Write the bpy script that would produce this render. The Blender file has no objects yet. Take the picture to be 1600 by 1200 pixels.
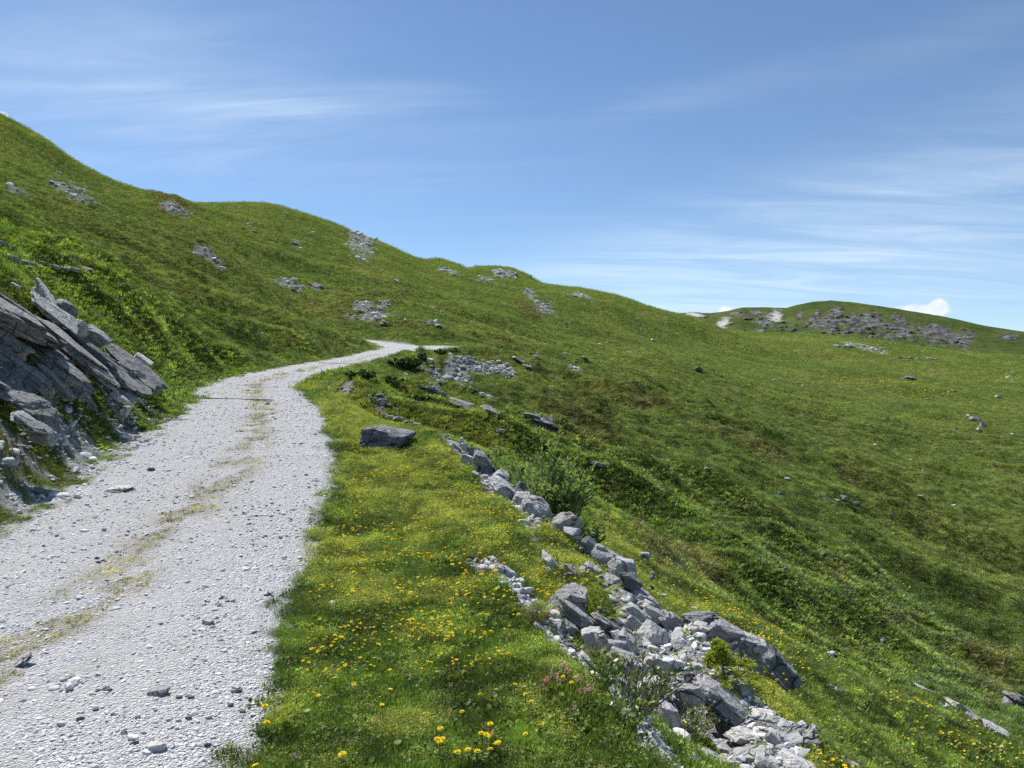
# Alpine gravel track on a green mountainside: the whole scene is written as code
import bpy, bmesh, math, random
import numpy as np
from mathutils import Vector, Matrix, Euler

rng = np.random.default_rng(7)
random.seed(7)
SC = bpy.context.scene
COL = SC.collection
F = 1248.0            # focal length in pixels of the 1600 px wide photograph
EYE = 1.6             # eye height over the track
PI = math.pi

# ------------------------------------------------------------------ helpers
def link(o):
    COL.objects.link(o)
    return o

def tag(o, label=None, cat=None, group=None, kind=None):
    if label: o['label'] = label
    if cat: o['category'] = cat
    if group: o['group'] = group
    if kind: o['kind'] = kind
    return o

def mesh_np(name, verts, faces, mat=None, smooth=False, mats=None, midx=None):
    """verts (n,3); faces either (m,3)/(m,4) array or list of lists"""
    me = bpy.data.meshes.new(name)
    verts = np.asarray(verts, np.float32)
    if isinstance(faces, np.ndarray):
        m, k = faces.shape
        me.vertices.add(len(verts)); me.vertices.foreach_set('co', verts.ravel())
        me.loops.add(m * k); me.loops.foreach_set('vertex_index', faces.astype(np.int32).ravel())
        me.polygons.add(m)
        me.polygons.foreach_set('loop_start', np.arange(0, m * k, k, dtype=np.int32))
        me.update(calc_edges=True)
    else:
        me.from_pydata([tuple(v) for v in verts], [], [tuple(f) for f in faces])
    me.validate()
    if smooth:
        me.polygons.foreach_set('use_smooth', np.ones(len(me.polygons), bool))
    for mm in (mats or ([mat] if mat else [])):
        me.materials.append(mm)
    if midx is not None:
        me.polygons.foreach_set('material_index', np.asarray(midx, np.int32))
    me.update()
    return me

def obj(name, me, parent=None, loc=None, rot=None, scale=None):
    o = bpy.data.objects.new(name, me)
    link(o)
    if parent: o.parent = parent
    if loc is not None: o.location = loc
    if rot is not None: o.rotation_euler = rot
    if scale is not None: o.scale = scale
    return o

def fattr(me, name, arr, typ='FLOAT'):
    a = me.attributes.new(name, typ, 'POINT')
    if typ == 'FLOAT': a.data.foreach_set('value', np.asarray(arr, np.float32).ravel())
    elif typ == 'INT': a.data.foreach_set('value', np.asarray(arr, np.int32).ravel())
    else: a.data.foreach_set('vector', np.asarray(arr, np.float32).ravel())

# value / gradient noise ------------------------------------------------
_perm = np.random.default_rng(11).permutation(4096).astype(np.int64)
_ang = np.random.default_rng(12).uniform(0, 2 * PI, 4096)
_gx, _gy = np.cos(_ang), np.sin(_ang)
def perlin(x, y, seed=0):
    x = np.asarray(x, float); y = np.asarray(y, float)
    xi = np.floor(x).astype(np.int64); yi = np.floor(y).astype(np.int64)
    fx = x - xi; fy = y - yi
    u = fx * fx * fx * (fx * (fx * 6 - 15) + 10); v = fy * fy * fy * (fy * (fy * 6 - 15) + 10)
    def g(ix, iy, dx, dy):
        h = _perm[(_perm[(ix + seed * 131) & 4095] + iy) & 4095]
        return _gx[h] * dx + _gy[h] * dy
    a = g(xi, yi, fx, fy); b = g(xi + 1, yi, fx - 1, fy)
    c = g(xi, yi + 1, fx, fy - 1); d = g(xi + 1, yi + 1, fx - 1, fy - 1)
    return (a + (b - a) * u) * (1 - v) + (c + (d - c) * u) * v
def fbm(x, y, seed=0, oct=4):
    s = 0; a = 1.0
    for k in range(oct):
        s = s + a * perlin(x * 2 ** k + 17.3 * k, y * 2 ** k - 9.1 * k, seed + k); a *= .5
    return s
def sstep(a, b, x):
    t = np.clip((x - a) / (b - a), 0, 1)
    return t * t * (3 - 2 * t)

# ------------------------------------------------------------------ terrain
# track centre line (Y, X) and its height
RY = np.array([-14, -6, 0, 3.33, 4, 5, 6.7, 10, 12.5, 16, 20, 23, 26, 29, 33, 38, 44, 50, 60, 68, 76], float)
RX = np.array([-2.4, -2.2, -2.2, -2.45, -2.6, -2.82, -3.1, -3.6, -4.2, -5.05, -6.2, -7.25, -8.4, -9.1, -9.4, -9.3, -9.35, -9.7, -10.6, -10.5, -10.2])
RZ = np.array([-.4, -.2, -.05, 0, .01, .03, .1, .40, .62, .83, 1.03, 1.2, 1.42, 1.65, 2.0, 2.4, 2.8, 3.12, 3.7, 4.4, 5.0])
def px2w(px, py, d):
    return ((px - 800) / F * d, d, EYE + (600 - py) / F * d)
tail = [px2w(640, 544, 80), px2w(600, 538.5, 86), px2w(560, 532.5, 93), px2w(510, 526, 101), px2w(460, 522, 110)]
road_pts = [(x, y, z) for x, y, z in zip(RX, RY, RZ)] + tail
spur_pts = [px2w(640, 545.5, 79), px2w(680, 544, 80), px2w(715, 542.5, 83), px2w(760, 541.5, 88)]
def dense(pts, n):
    p = np.array(pts, float)
    s = np.concatenate([[0], np.cumsum(np.linalg.norm(np.diff(p[:, :2], axis=0), axis=1))])
    t = np.linspace(0, s[-1], n)
    q = np.stack([np.interp(t, s, p[:, k]) for k in range(3)], 1)
    for _ in range(6):
        q[1:-1] = (q[:-2] + 2 * q[1:-1] + q[2:]) / 4
    return q
ROAD = dense(road_pts, 420)
SPUR = dense(spur_pts, 60)

CP = []                                # world control points (x, y, z)
def cp(*pts):
    for px, py, d in pts: CP.append(px2w(px, py, d))
for (x, y, z) in zip(RX, RY, RZ):
    CP.append((x, y, z)); CP.append((x + 1.35, y + .1, z)); CP.append((x - 1.7, y - .1, z + .02))
for p in tail + spur_pts: CP.append(p)
cp((650, 550, 75), (650, 537, 86), (690, 548, 77), (690, 540, 84), (620, 542, 80), (610, 533.5, 91), (570, 535, 89), (570, 530, 97), (720, 546, 79), (760, 545, 82))
# verge and the edge of the bank
cp((700, 1200, 3.33), (900, 1200, 3.42), (1010, 1200, 3.5), (560, 1000, 5.0), (700, 1000, 5.0), (840, 1000, 4.95),
   (620, 850, 7.5), (720, 850, 7.3), (600, 770, 9.6), (680, 770, 9.5), (560, 700, 12.8), (640, 700, 12.9),
   (560, 660, 16.5), (620, 665, 17), (530, 635, 20.5), (575, 640, 22), (520, 612, 25.5))
INNER = [(745, 872, 6.85), (800, 908, 6.1), (860, 968, 5.3), (930, 1045, 4.63), (985, 1110, 4.15), (1040, 1195, 3.65)]
CREST = [(700, 692, 13.6), (760, 745, 11), (800, 775, 9.7), (850, 806, 8.8), (900, 842, 7.8), (950, 880, 7.2), (1000, 925, 6.7),
         (1050, 972, 6.2), (1110, 985, 6.3), (1150, 1075, 5.3), (1200, 1130, 4.95), (1275, 1168, 4.85)]
cp(*INNER); cp(*CREST)
for a in INNER[1:]:
    x, y, z = px2w(*a); CP.append((x + .22, y + .06, z - .17))
for a in CREST:
    x, y, z = px2w(*a); CP.append((x + .42, y + .14, z - .42))
for (x, y, z) in [(1.35, 2.6, -.25), (1.55, 0, -.3), (1.6, -5, -.45), (2.1, 2.6, -.95), (2.3, 0, -1.1), (2.3, -5, -1.2), (4, -5, -2.1), (4.5, 0, -2.2), (8, 0, -4), (8, -8, -4.2),
                  (20, 0, -9.5), (20, -20, -10), (2, -20, -1.2), (-2, -20, -.6), (40, 0, -16), (80, 0, -22), (160, 0, -20), (400, 0, -10), (40, -40, -18), (100, -100, -30),
                  (0, -60, -4), (0, -200, -20), (0, -600, -60), (400, -400, -60), (-60, -60, 14), (-200, -200, 55), (-20, -20, 5.5)]:
    CP.append((x, y, z))
# slope below the bank, brow, hollow
cp((1300, 1130, 7.2), (1400, 1190, 7.0), (1500, 1190, 8.3), (1600, 1200, 9.0), (1250, 1010, 10.5), (1180, 960, 11.5),
   (1050, 905, 12.6), (1150, 948, 14), (1300, 1042, 13), (1420, 1080, 13), (1500, 1115, 12.6), (1580, 1155, 11.5), (1000, 862, 12.5), (950, 830, 13.5),
   (1200, 918, 21), (1300, 972, 20), (1400, 1030, 19.5), (1500, 1075, 18.5), (1600, 1125, 17),
   (900, 780, 17), (820, 720, 20), (770, 690, 22), (720, 672, 23),
   (1600, 1060, 24), (1500, 1000, 28), (1300, 900, 31), (1100, 815, 29), (1000, 760, 29), (900, 710, 29), (830, 675, 32),
   (1600, 1000, 32), (1600, 900, 44), (1400, 830, 44), (1200, 735, 47), (1050, 680, 50), (950, 645, 52), (880, 620, 56),
   (820, 620, 47), (760, 640, 39), (700, 618, 42), (660, 640, 31), (620, 612, 38), (640, 590, 47), (700, 590, 53), (760, 595, 56), (740, 562, 66), (690, 556, 69), (815, 578, 68), (655, 556, 70))
# heath ridge and the dip behind it
RIDGE = [(850, 591, 70), (930, 596, 72), (1010, 609, 72), (1080, 638, 70), (1160, 664, 69), (1230, 690, 68), (1310, 712, 67), (1380, 735, 65), (1490, 775, 61), (1600, 806, 57), (1750, 850, 52)]
cp(*RIDGE)
for px, py, d in RIDGE[2:]: cp((px, py + 7, d * 1.16), (px, py + 9, d * 1.3))
for px, py, d in [(1150, 948, 14), (1300, 1042, 13), (1420, 1080, 13), (1500, 1115, 12.6), (1580, 1155, 11.5)]: cp((px, py + 6, d * 1.14))
cp((1100, 622, 118), (1230, 668, 112), (1380, 712, 105), (1490, 752, 98), (1600, 780, 92), (1750, 815, 85))
# valley and far slope
cp((1600, 700, 140), (1600, 650, 190), (1600, 600, 260), (1600, 570, 330), (1400, 660, 150), (1400, 610, 220), (1400, 570, 300),
   (1250, 640, 135), (1200, 600, 185), (1200, 560, 265), (1000, 583, 118), (1000, 560, 165), (1000, 530, 240), (900, 565, 115), (900, 520, 200),
   (1100, 560, 215), (1100, 522, 290), (850, 575, 90), (800, 552, 96), (700, 530, 101), (600, 520, 105), (760, 520, 125), (860, 490, 220), (960, 490, 260),
   (1800, 700, 130), (1800, 600, 260), (2100, 700, 120), (2100, 620, 260), (2100, 900, 40))
# left bank, outcrop and meadow
cp((-60, 760, 7.3), (0, 700, 8.6), (0, 655, 9.4), (80, 660, 10.6), (170, 665, 12.4), (240, 645, 16), (290, 622, 21), (-250, 850, 5.0), (-250, 700, 5.6), (-300, 450, 8),
   (0, 560, 11), (100, 590, 13), (180, 600, 15.5), (0, 455, 13.0), (60, 475, 15), (150, 535, 17), (220, 580, 19), (258, 602, 20.5), (-250, 300, 10.5),
   (0, 420, 17), (60, 445, 18.5), (150, 505, 21), (250, 560, 24), (300, 575, 28), (0, 398, 22), (-250, 330, 17), (140, 424, 28), (200, 460, 33), (300, 540, 34), (380, 560, 40),
   (430, 510, 52), (430, 552, 44), (500, 550, 52), (570, 545, 61), (550, 535, 70), (300, 482, 46), (380, 492, 52), (480, 512, 64), (545, 528, 76), (500, 520, 90), (430, 490, 82), (300, 470, 66),
   (0, 340, 45), (-250, 250, 35), (200, 420, 68), (400, 440, 108), (600, 480, 130), (600, 440, 180), (500, 400, 195), (400, 380, 185), (300, 355, 160),
   (200, 340, 135), (100, 320, 105), (0, 300, 80), (0, 245, 150), (100, 280, 170), (-250, 180, 90), (-250, 120, 150), (-600, 100, 60), (-600, -100, 160), (700, 460, 210), (780, 475, 215))
# skylines: points on the crest, in front of it and behind it
CRESTS = [([(-600, -200), (-250, 50), (0, 180), (60, 212), (100, 241), (150, 269), (200, 291), (250, 305), (295, 317)], 220),
          ([(330, 317), (380, 316), (430, 320), (500, 343), (560, 366), (610, 386), (650, 402)], 300),
          ([(690, 405), (730, 417), (780, 416), (815, 425), (845, 441)], 400),
          ([(880, 448), (920, 453), (960, 459), (1000, 472), (1030, 483), (1060, 489), (1095, 500)], 340),
          ([(1150, 517), (1210, 521), (1270, 524), (1330, 528), (1400, 537), (1480, 548), (1600, 553), (1800, 560), (2100, 575)], 400)]
for pts, d in CRESTS:
    for px, py in pts:
        cp((px, py, d), (px, py + 5, d * .88), (px, py + 5, d * 1.13), (px, py + 60, d * 1.8), (px, py + 90, d * 3.4))
CP = np.array(CP)
th = np.arctan2(CP[:, 0], CP[:, 1]); rr = np.hypot(CP[:, 0], CP[:, 1])
ok = rr > 1.2
th, rr, zz = th[ok], rr[ok], CP[ok, 2]
ee = (zz - EYE) / rr
# behind the viewer the fit is closed on itself
wrap_hi = th > 2.2; wrap_lo = th < -2.2
TH = np.concatenate([th, th[wrap_hi] - 2 * PI, th[wrap_lo] + 2 * PI]); RR = np.concatenate([rr, rr[wrap_hi], rr[wrap_lo]]); EE = np.concatenate([ee, ee[wrap_hi], ee[wrap_lo]])
SX = 2.2
P = np.stack([TH * SX, np.log(RR)], 1)
# merge control points that nearly coincide
def tps_fit(P, v, lam):
    n = len(P)
    d2 = ((P[:, None] - P[None]) ** 2).sum(2)
    K = .5 * d2 * np.log(d2 + 1e-12) + lam * np.eye(n)
    A = np.zeros((n + 3, n + 3)); A[:n, :n] = K
    A[:n, n] = 1; A[:n, n + 1:] = P; A[n, :n] = 1; A[n + 1:, :n] = P.T
    return np.linalg.solve(A, np.concatenate([v, np.zeros(3)]))
W = tps_fit(P, EE, 2e-4)
def tps_eval(Q):
    out = np.empty(len(Q))
    for i in range(0, len(Q), 4000):
        q = Q[i:i + 4000]
        d2 = ((q[:, None] - P[None]) ** 2).sum(2)
        out[i:i + 4000] = (.5 * d2 * np.log(d2 + 1e-12)) @ W[:len(P)] + W[len(P)] + q @ W[len(P) + 1:]
    return out

T_COARSE = np.radians(np.concatenate([np.arange(-180, -54, 3.), np.arange(-54, 54, .5), np.arange(54, 180.1, 3.)]))
U_COARSE = np.linspace(math.log(.7), math.log(1700), 190)
qq = np.stack(np.meshgrid(T_COARSE * SX, U_COARSE), -1).reshape(-1, 2)
E_C = tps_eval(qq).reshape(len(U_COARSE), len(T_COARSE))
T_F = np.radians(np.concatenate([np.arange(-180, -52, 1.6), np.arange(-52, 52, .11), np.arange(52, 180.1, 1.6)]))
T_F[0] = -PI; T_F[-1] = PI
U_F = np.concatenate([np.arange(math.log(.7), math.log(60), .0125), np.arange(math.log(60), math.log(460), .0085), np.linspace(math.log(460), math.log(1650), 50)])
def cr_matrix(xs, xq):
    """Catmull-Rom weights for a non-uniform but locally even grid"""
    M = np.zeros((len(xq), len(xs)))
    i = np.clip(np.searchsorted(xs, xq) - 1, 0, len(xs) - 2)
    t = np.clip((xq - xs[i]) / (xs[i + 1] - xs[i]), 0, 1)
    w = [(-t + 2 * t**2 - t**3) / 2, (2 - 5 * t**2 + 3 * t**3) / 2, (t + 4 * t**2 - 3 * t**3) / 2, (-t**2 + t**3) / 2]
    for k in range(4):
        j = np.clip(i + k - 1, 0, len(xs) - 1)
        np.add.at(M, (np.arange(len(xq)), j), w[k])
    return M
E = cr_matrix(U_COARSE, U_F) @ E_C @ cr_matrix(T_COARSE, T_F).T
E[:, -1] = E[:, 0] = (E[:, 0] + E[:, -1]) / 2
NR, NT = E.shape
RG = np.exp(U_F)[:, None] * np.ones((1, NT)); TG = np.ones((NR, 1)) * T_F[None]
XG = RG * np.sin(TG); YG = RG * np.cos(TG)
ZG = EYE + E * RG
# close to the eye the surface is plain track
near = sstep(3.2, 1.6, RG)
ZG = ZG * (1 - near) + near * np.clip(-.05 - .28 * np.maximum(XG - .8, 0), -2, 1)

def road_field(X, Y, path):
    """signed lateral offset (right +), height and arc index of the nearest path point"""
    lat = np.full(X.shape, 99.); hz = np.zeros(X.shape); idx = np.zeros(X.shape, int)
    m = (np.hypot(X, Y) < 135) & (np.abs(np.arctan2(X, np.maximum(Y, -30))) < 9)
    x, y = X[m], Y[m]
    bl = np.empty(len(x)); bz = np.empty(len(x)); bi = np.empty(len(x), int)
    tx = np.gradient(path[:, 0]); ty = np.gradient(path[:, 1]); L = np.hypot(tx, ty); tx /= L; ty /= L
    for i in range(0, len(x), 20000):
        d2 = (x[i:i + 20000, None] - path[None, :, 0]) ** 2 + (y[i:i + 20000, None] - path[None, :, 1]) ** 2
        k = d2.argmin(1); d = np.sqrt(d2[np.arange(len(k)), k])
        dx = x[i:i + 20000] - path[k, 0]; dy = y[i:i + 20000] - path[k, 1]
        s = np.sign(dx * ty[k] - dy * tx[k])
        bl[i:i + 20000] = s * d; bz[i:i + 20000] = path[k, 2]; bi[i:i + 20000] = k
    lat[m] = bl; hz[m] = bz; idx[m] = bi
    return lat, hz, idx
LAT, RH, RI = road_field(XG, YG, ROAD)
LAT2, RH2, RI2 = road_field(XG, YG, SPUR)
edge_n = .20 * fbm(XG * 1.3, YG * 1.3, 3, 3) + .16 * fbm(XG * 6, YG * 6, 5, 3)
flat = sstep(2.6, 1.75, -LAT) * sstep(1.8, 1.32, LAT) * sstep(76, 66, RG)
ZG = ZG * (1 - flat) + flat * (RH - .02 * np.cos(np.clip(LAT, -1.6, 1.6) * 2 * PI / 1.5) * sstep(40, 10, RG))
flat2 = sstep(5.5, 4.0, np.abs(LAT2)) * (RG > 70)
road = sstep(.20, -.16, LAT - 1.30 + edge_n) * sstep(.25, -.25, -LAT - 1.75 + 2.2 * edge_n)
far_narrow = sstep(30, 60, RG)
_a = TG - math.atan2(652 - 800, F); _pyg = 600 - (ZG - EYE) / (RG * np.cos(TG)) * F
road2 = sstep(.5, -.5, np.abs(LAT2 + .5) - 3.6 * sstep(46, 8, RI2) + edge_n) * (RG > 70)
road2 = np.maximum(road2, sstep(.5, -.5, np.abs(LAT) - 2.1 + edge_n) * (RG > 74))
road = np.maximum(road, road2)
nomask = 1 - np.maximum(sstep(3.2, 2.2, np.abs(LAT)), np.maximum(flat2, near))
# relief: hummocks at every scale the mesh can carry
step = RG * .0125
for lam, amp, sd in ((.45, .04, 21), (1.1, .11, 22), (2.6, .32, 23), (6, .80, 24), (15, 1.45, 25), (38, 2.0, 26)):
    can = sstep(2.0, 4.0, lam / step) * sstep(lam * 1.2, lam * 5, RG + 2) * sstep(700, 420, RG)
    n = perlin(XG / lam / 1.5, YG / lam, sd)
    ZG = ZG + nomask * can * amp * (n - .35 * np.abs(perlin(XG / lam / 1.2 + 9, YG / lam, sd + 40)) )
# cattle terraces on the mid and far slopes
ph = ZG / .9 + 1.6 * fbm(XG / 16, YG / 16, 31, 3)
terr = (np.abs((ph % 1) - .5) * 2) ** 2
for lam, amp, sd in ((3.2, .50, 28), (8., 1.15, 29)):
    can = sstep(2.0, 4.0, lam / step) * sstep(14, 26, RG) * sstep(400, 250, RG)
    n = 1 - np.abs(perlin(XG / lam / 1.6 + 3, YG / lam + 5, sd)) * 2.2
    ZG = ZG + nomask * can * amp * (np.maximum(n, 0) ** 1.5 - .4)
tm = sstep(20, 75, RG) * sstep(330, 200, RG) * sstep(-.15, .25, fbm(XG / 40, YG / 40, 35, 2)) * nomask
ZG = ZG + tm * (.26 + .16 * sstep(120, 70, RG)) * terr
# hollow under the overhanging slab
hx, hy, _ = px2w(1088, 1135, 4.72)
ZG = ZG - .42 * np.exp(-(((XG - hx) / .17) ** 2 + ((YG - hy) / .30) ** 2))

# the crest line: trim the far hills to their real outline
SKY = np.array([(-250, 50), (0, 178), (30, 193), (60, 210), (75, 220), (100, 240), (125, 256), (150, 269), (175, 281), (200, 290), (225, 297), (250, 301), (275, 306), (297, 316), (310, 317), (340, 317), (380, 316), (410, 317), (440, 322), (470, 331), (500, 341), (530, 352), (560, 365), (590, 376), (620, 389), (650, 402), (664, 405), (684, 403), (705, 409), (730, 419), (748, 416), (778, 416), (800, 419), (820, 427), (838, 438), (850, 443), (880, 447), (905, 449), (940, 456), (965, 461), (985, 468), (1010, 478), (1035, 485), (1060, 490), (1095, 498)], float)
_px = 800 + F * np.tan(np.clip(T_F, -1.2, 1.2)); _cols = np.where((np.abs(T_F) < .75) & (_px < 1095))[0]
_farm = RG[:, 0] > 130
for j in _cols:
    el = np.where(_farm, (ZG[:, j] - EYE) / RG[:, j], -9); k = int(el.argmax())
    want = (600 - np.interp(_px[j], SKY[:, 0], SKY[:, 1])) / F * math.cos(T_F[j])
    kc = np.interp(_px[j], [0, 285, 315, 640, 690, 845, 870, 1100], [210, 205, 300, 300, 400, 400, 340, 340])
    kc = .5 * kc + .5 * RG[k, 0]
    w_ = np.exp(-((U_F - math.log(kc)) / .20) ** 2) + np.exp(-((U_F - math.log(RG[k, 0])) / .20) ** 2) * .0
    for _ in range(3):
        el = np.where(_farm, (ZG[:, j] - EYE) / RG[:, j], -9); k = int(el.argmax())
        ZG[:, j] += (want - el[k]) * RG[:, j] * w_ / max(w_[k], .35)
_ti = lambda t: np.interp(t, T_F, np.arange(NT))
_ui = lambda u: np.interp(u, U_F, np.arange(NR))
def grid_at(G, x, y):
    a = _ti(np.arctan2(x, y)); b = _ui(np.log(np.hypot(x, y) + 1e-9))
    i = np.clip(np.floor(b).astype(int), 0, NR - 2); j = np.clip(np.floor(a).astype(int), 0, NT - 2)
    fb = b - i; fa = a - j
    return (G[i, j] * (1 - fb) * (1 - fa) + G[i + 1, j] * fb * (1 - fa) + G[i, j + 1] * (1 - fb) * fa + G[i + 1, j + 1] * fb * fa)
def ground(x, y):
    return float(grid_at(ZG, np.array([x]), np.array([y]))[0])
def hit(px, py, dmin=2.0):
    """first point of the ground along the sight line through a pixel of the photograph"""
    t = math.atan2(px - 800, F); c = math.cos(t)
    j = int(round(_ti(t)))
    e = (600 - py) / F * c                       # slope per unit of ground distance
    el = (ZG[:, j] - EYE) / RG[:, j]
    okk = np.where((el >= e) & (RG[:, j] * c > dmin))[0]
    k = okk[0] if len(okk) else NR - 60
    if k > 0 and len(okk) and el[k - 1] < e:
        f = (e - el[k - 1]) / (el[k] - el[k - 1] + 1e-12)
        r = RG[k - 1, j] + f * (RG[k, j] - RG[k - 1, j])
    else: r = RG[k, j]
    x, y = r * math.sin(t), r * math.cos(t)
    return x, y, ground(x, y)

# ------------------------------------------------------------------ surface masks on the ground grid
UG = np.log(RG)
def blob(px, py, w, h, amp=1.0, rot=0):
    """soft patch of ground lying around the place seen at a pixel of the photograph"""
    t0 = math.atan2(px - 800, F)
    pts = [hit(px, py), hit(px, py + h / 2), hit(px, py - h / 2)]
    u = [math.log(math.hypot(p[0], p[1])) for p in pts]
    du = max(.03, min(abs(u[1] - u[0]) if abs(u[1] - u[0]) < .6 else .3, 1), min(abs(u[2] - u[0]), .35))
    dt = w / 2 / F
    return amp * np.exp(-((TG - t0) / dt) ** 2 - ((UG - u[0]) / du) ** 2)
def blobs(lst):
    g = np.zeros_like(RG)
    for b in lst: g = np.maximum(g, blob(*b))
    return g
brk = fbm(XG * 1.7, YG * 1.7, 51, 4)
brk2 = fbm(XG / 9, YG / 9, 55, 4)
brk3 = fbm(XG / 45, YG / 45, 58, 3)
lush = blobs([(600, 745, 190, 90), (540, 880, 150, 110), (700, 800, 200, 90), (760, 860, 120, 60), (560, 930, 180, 60), (690, 930, 140, 40), (480, 605, 60, 20), (500, 640, 60, 30), (540, 625, 80, 30), (570, 660, 140, 30),
              (890, 860, 90, 40), (960, 850, 90, 60), (1020, 920, 90, 60), (930, 940, 60, 50), (1220, 1120, 120, 60), (1270, 1180, 100, 60), (650, 990, 120, 30), (440, 1130, 60, 40), (640, 1140, 160, 50),
              (520, 1060, 60, 30, .5), (700, 655, 90, 40), (760, 690, 80, 40), (600, 640, 80, 30), (690, 715, 160, 40), (850, 830, 60, 30), (1090, 960, 80, 40, .6), (880, 1150, 80, 60, .6), (640, 560, 90, 14), (480, 552, 120, 14), (800, 585, 60, 20, .6)])
lush = sstep(.22, .66, lush * .9 + .34 * brk + .26 * fbm(XG * 5, YG * 5, 52, 3))
lush = np.maximum(lush, .35 * sstep(.0, .4, fbm(XG * 3.1, YG * 3.1, 53, 4) + .15) * (LAT > 1.2) * (LAT < 9) * (RG < 40))
heath = blobs([(1000, 622, 220, 40), (900, 640, 160, 60), (1100, 660, 120, 40, .8), (1020, 850, 90, 50), (1080, 870, 120, 60, .9), (900, 900, 60, 40, .5), (270, 310, 80, 40), (560, 485, 110, 40), (830, 480, 70, 40), (480, 465, 120, 30, .6),
               (650, 510, 120, 30, .7), (210, 290, 80, 30, .6), (960, 770, 100, 40, .7), (1300, 890, 100, 40, .5), (1550, 1030, 120, 50, .9), (1400, 960, 60, 20, .7), (1180, 685, 200, 40, .75), (1330, 735, 170, 44, .65), (1450, 790, 140, 44, .55), (820, 590, 120, 30, .5), (800, 440, 80, 20, .6), (950, 460, 60, 20, .5)])
brk4 = fbm(XG / 22 + ZG / 40, YG / 9 + ZG / 3, 57, 4)
heath = np.maximum.reduce([sstep(.35, .75, heath + .3 * brk2), .42 * sstep(.30, .75, brk2) * sstep(30, 60, RG), .55 * sstep(.16, .5, brk4) * sstep(28, 60, RG), .7 * sstep(.75, .98, 1 - terr) * tm, .14 * sstep(24, 34, RG) * sstep(74, 68, RG) * sstep(.02, .12, TG) * sstep(-.5, .2, brk2)])  # besides real heath, terrace grooves take its dark tone as painted shade
stony = blobs([(722, 702, 30, 14), (755, 735, 30, 30), (800, 780, 44, 30), (850, 810, 40, 24), (900, 850, 40, 30), (955, 890, 50, 40), (800, 925, 46, 40), (850, 970, 50, 50), (900, 1010, 50, 50), (900, 960, 60, 40), (945, 990, 90, 60), (1000, 1010, 110, 90),
               (990, 960, 80, 40), (1040, 1060, 110, 70), (1080, 1120, 110, 90), (1140, 1160, 110, 60), (960, 1060, 70, 50), (1200, 1190, 110, 40), (860, 885, 26, 34), (1060, 975, 50, 50)])
# band of rubble along the collapsed wall, measured on the ground from its outer crest
CR = dense([px2w(*a) for a in CREST], 200)
CL, _, CI = road_field(XG, YG, CR); CL = -CL
IN_ = dense([px2w(*a) for a in INNER], 120); IL, _, II_ = road_field(XG, YG, IN_)
cw = np.interp(CI / 199., [0, .35, .55, .7, .85, 1], [.20, .22, .34, .72, 1.0, 1.0])
ledge = blobs([(900, 868, 90, 34), (870, 850, 70, 30), (925, 950, 60, 46), (860, 915, 60, 34), (835, 880, 60, 40)])
pit = np.exp(-(((XG - hx) / .20) ** 2 + ((YG - hy) / .32) ** 2))
stony = sstep(.30, .12, CL) * sstep(-1.12, -.88, CL / cw) * (CI > 1) * (CI < 199) * (RG < 16)
stony = np.maximum(stony, sstep(.20, .09, np.abs(IL + .02)) * (II_ > 0) * (II_ < 119) * (RG < 9))
stony = sstep(.40, .62, stony * (1 - .9 * np.clip(ledge * 1.4, 0, 1)) + .16 * brk + .10 * fbm(XG * 5, YG * 5, 54, 3))
scree_m = np.maximum(blobs([(740, 575, 80, 26), (790, 580, 40, 18), (715, 588, 50, 22), (540, 606, 30, 12, .8), (595, 622, 24, 14, .7), (680, 585, 40, 20, .6)]), 0)
scree_m = sstep(.45, .65, scree_m + .22 * fbm(XG / 2, YG / 2, 61, 3))
# stones and bare earth at the foot of the rock face on the left
lband = blobs([(30, 775, 200, 60, .8), (150, 720, 130, 50, .8), (100, 690, 160, 40, .62), (60, 645, 160, 40), (180, 635, 60, 40, .9), (30, 600, 160, 70), (215, 690, 90, 40, .9), (250, 660, 50, 24, .6), (200, 610, 60, 40, .8), (20, 690, 90, 30, .6)])
lband = lband * (LAT < -1.4)
lband = sstep(.32, .58, lband * .76 + .70 * fbm(XG * 1.5, YG * 2.2, 63, 4))
HILLB = [(120, 306, 70, 26), (105, 293, 60, 12), (30, 303, 44, 9), (272, 321, 54, 20), (452, 447, 60, 15), (492, 446, 30, 7), (320, 390, 50, 14), (340, 417, 30, 8), (463, 379, 20, 6), (580, 498, 100, 14), (560, 480, 70, 12), (602, 474, 28, 8), (678, 506, 46, 9),
         (786, 430, 54, 13), (760, 440, 44, 9), (565, 372, 60, 14), (700, 422, 44, 10), (850, 480, 44, 26), (826, 455, 30, 8), (905, 462, 50, 8), (1345, 541, 90, 10), (900, 578, 40, 6), (835, 655, 40, 8), (720, 632, 60, 8), (765, 641, 30, 8), (858, 664, 36, 8), (680, 612, 36, 10)]
hillm = sstep(.50, .66, blobs(HILLB) * .8 + .50 * fbm(XG / 2.6, YG / 3.2, 66, 4))
stonemask = np.maximum.reduce([stony, scree_m, lband, hillm * .9])
strip = np.exp(-((LAT - .0 + .25 * perlin(YG * .35, XG * .1, 71)) / .34) ** 2) * sstep(-.35, .25, fbm(XG * 2.2, YG * 1.2, 72, 4)) * (RI < 250)
dry = np.clip(sstep(.1, .6, brk3 + .5 * brk2) * .7, 0, 1)
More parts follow.
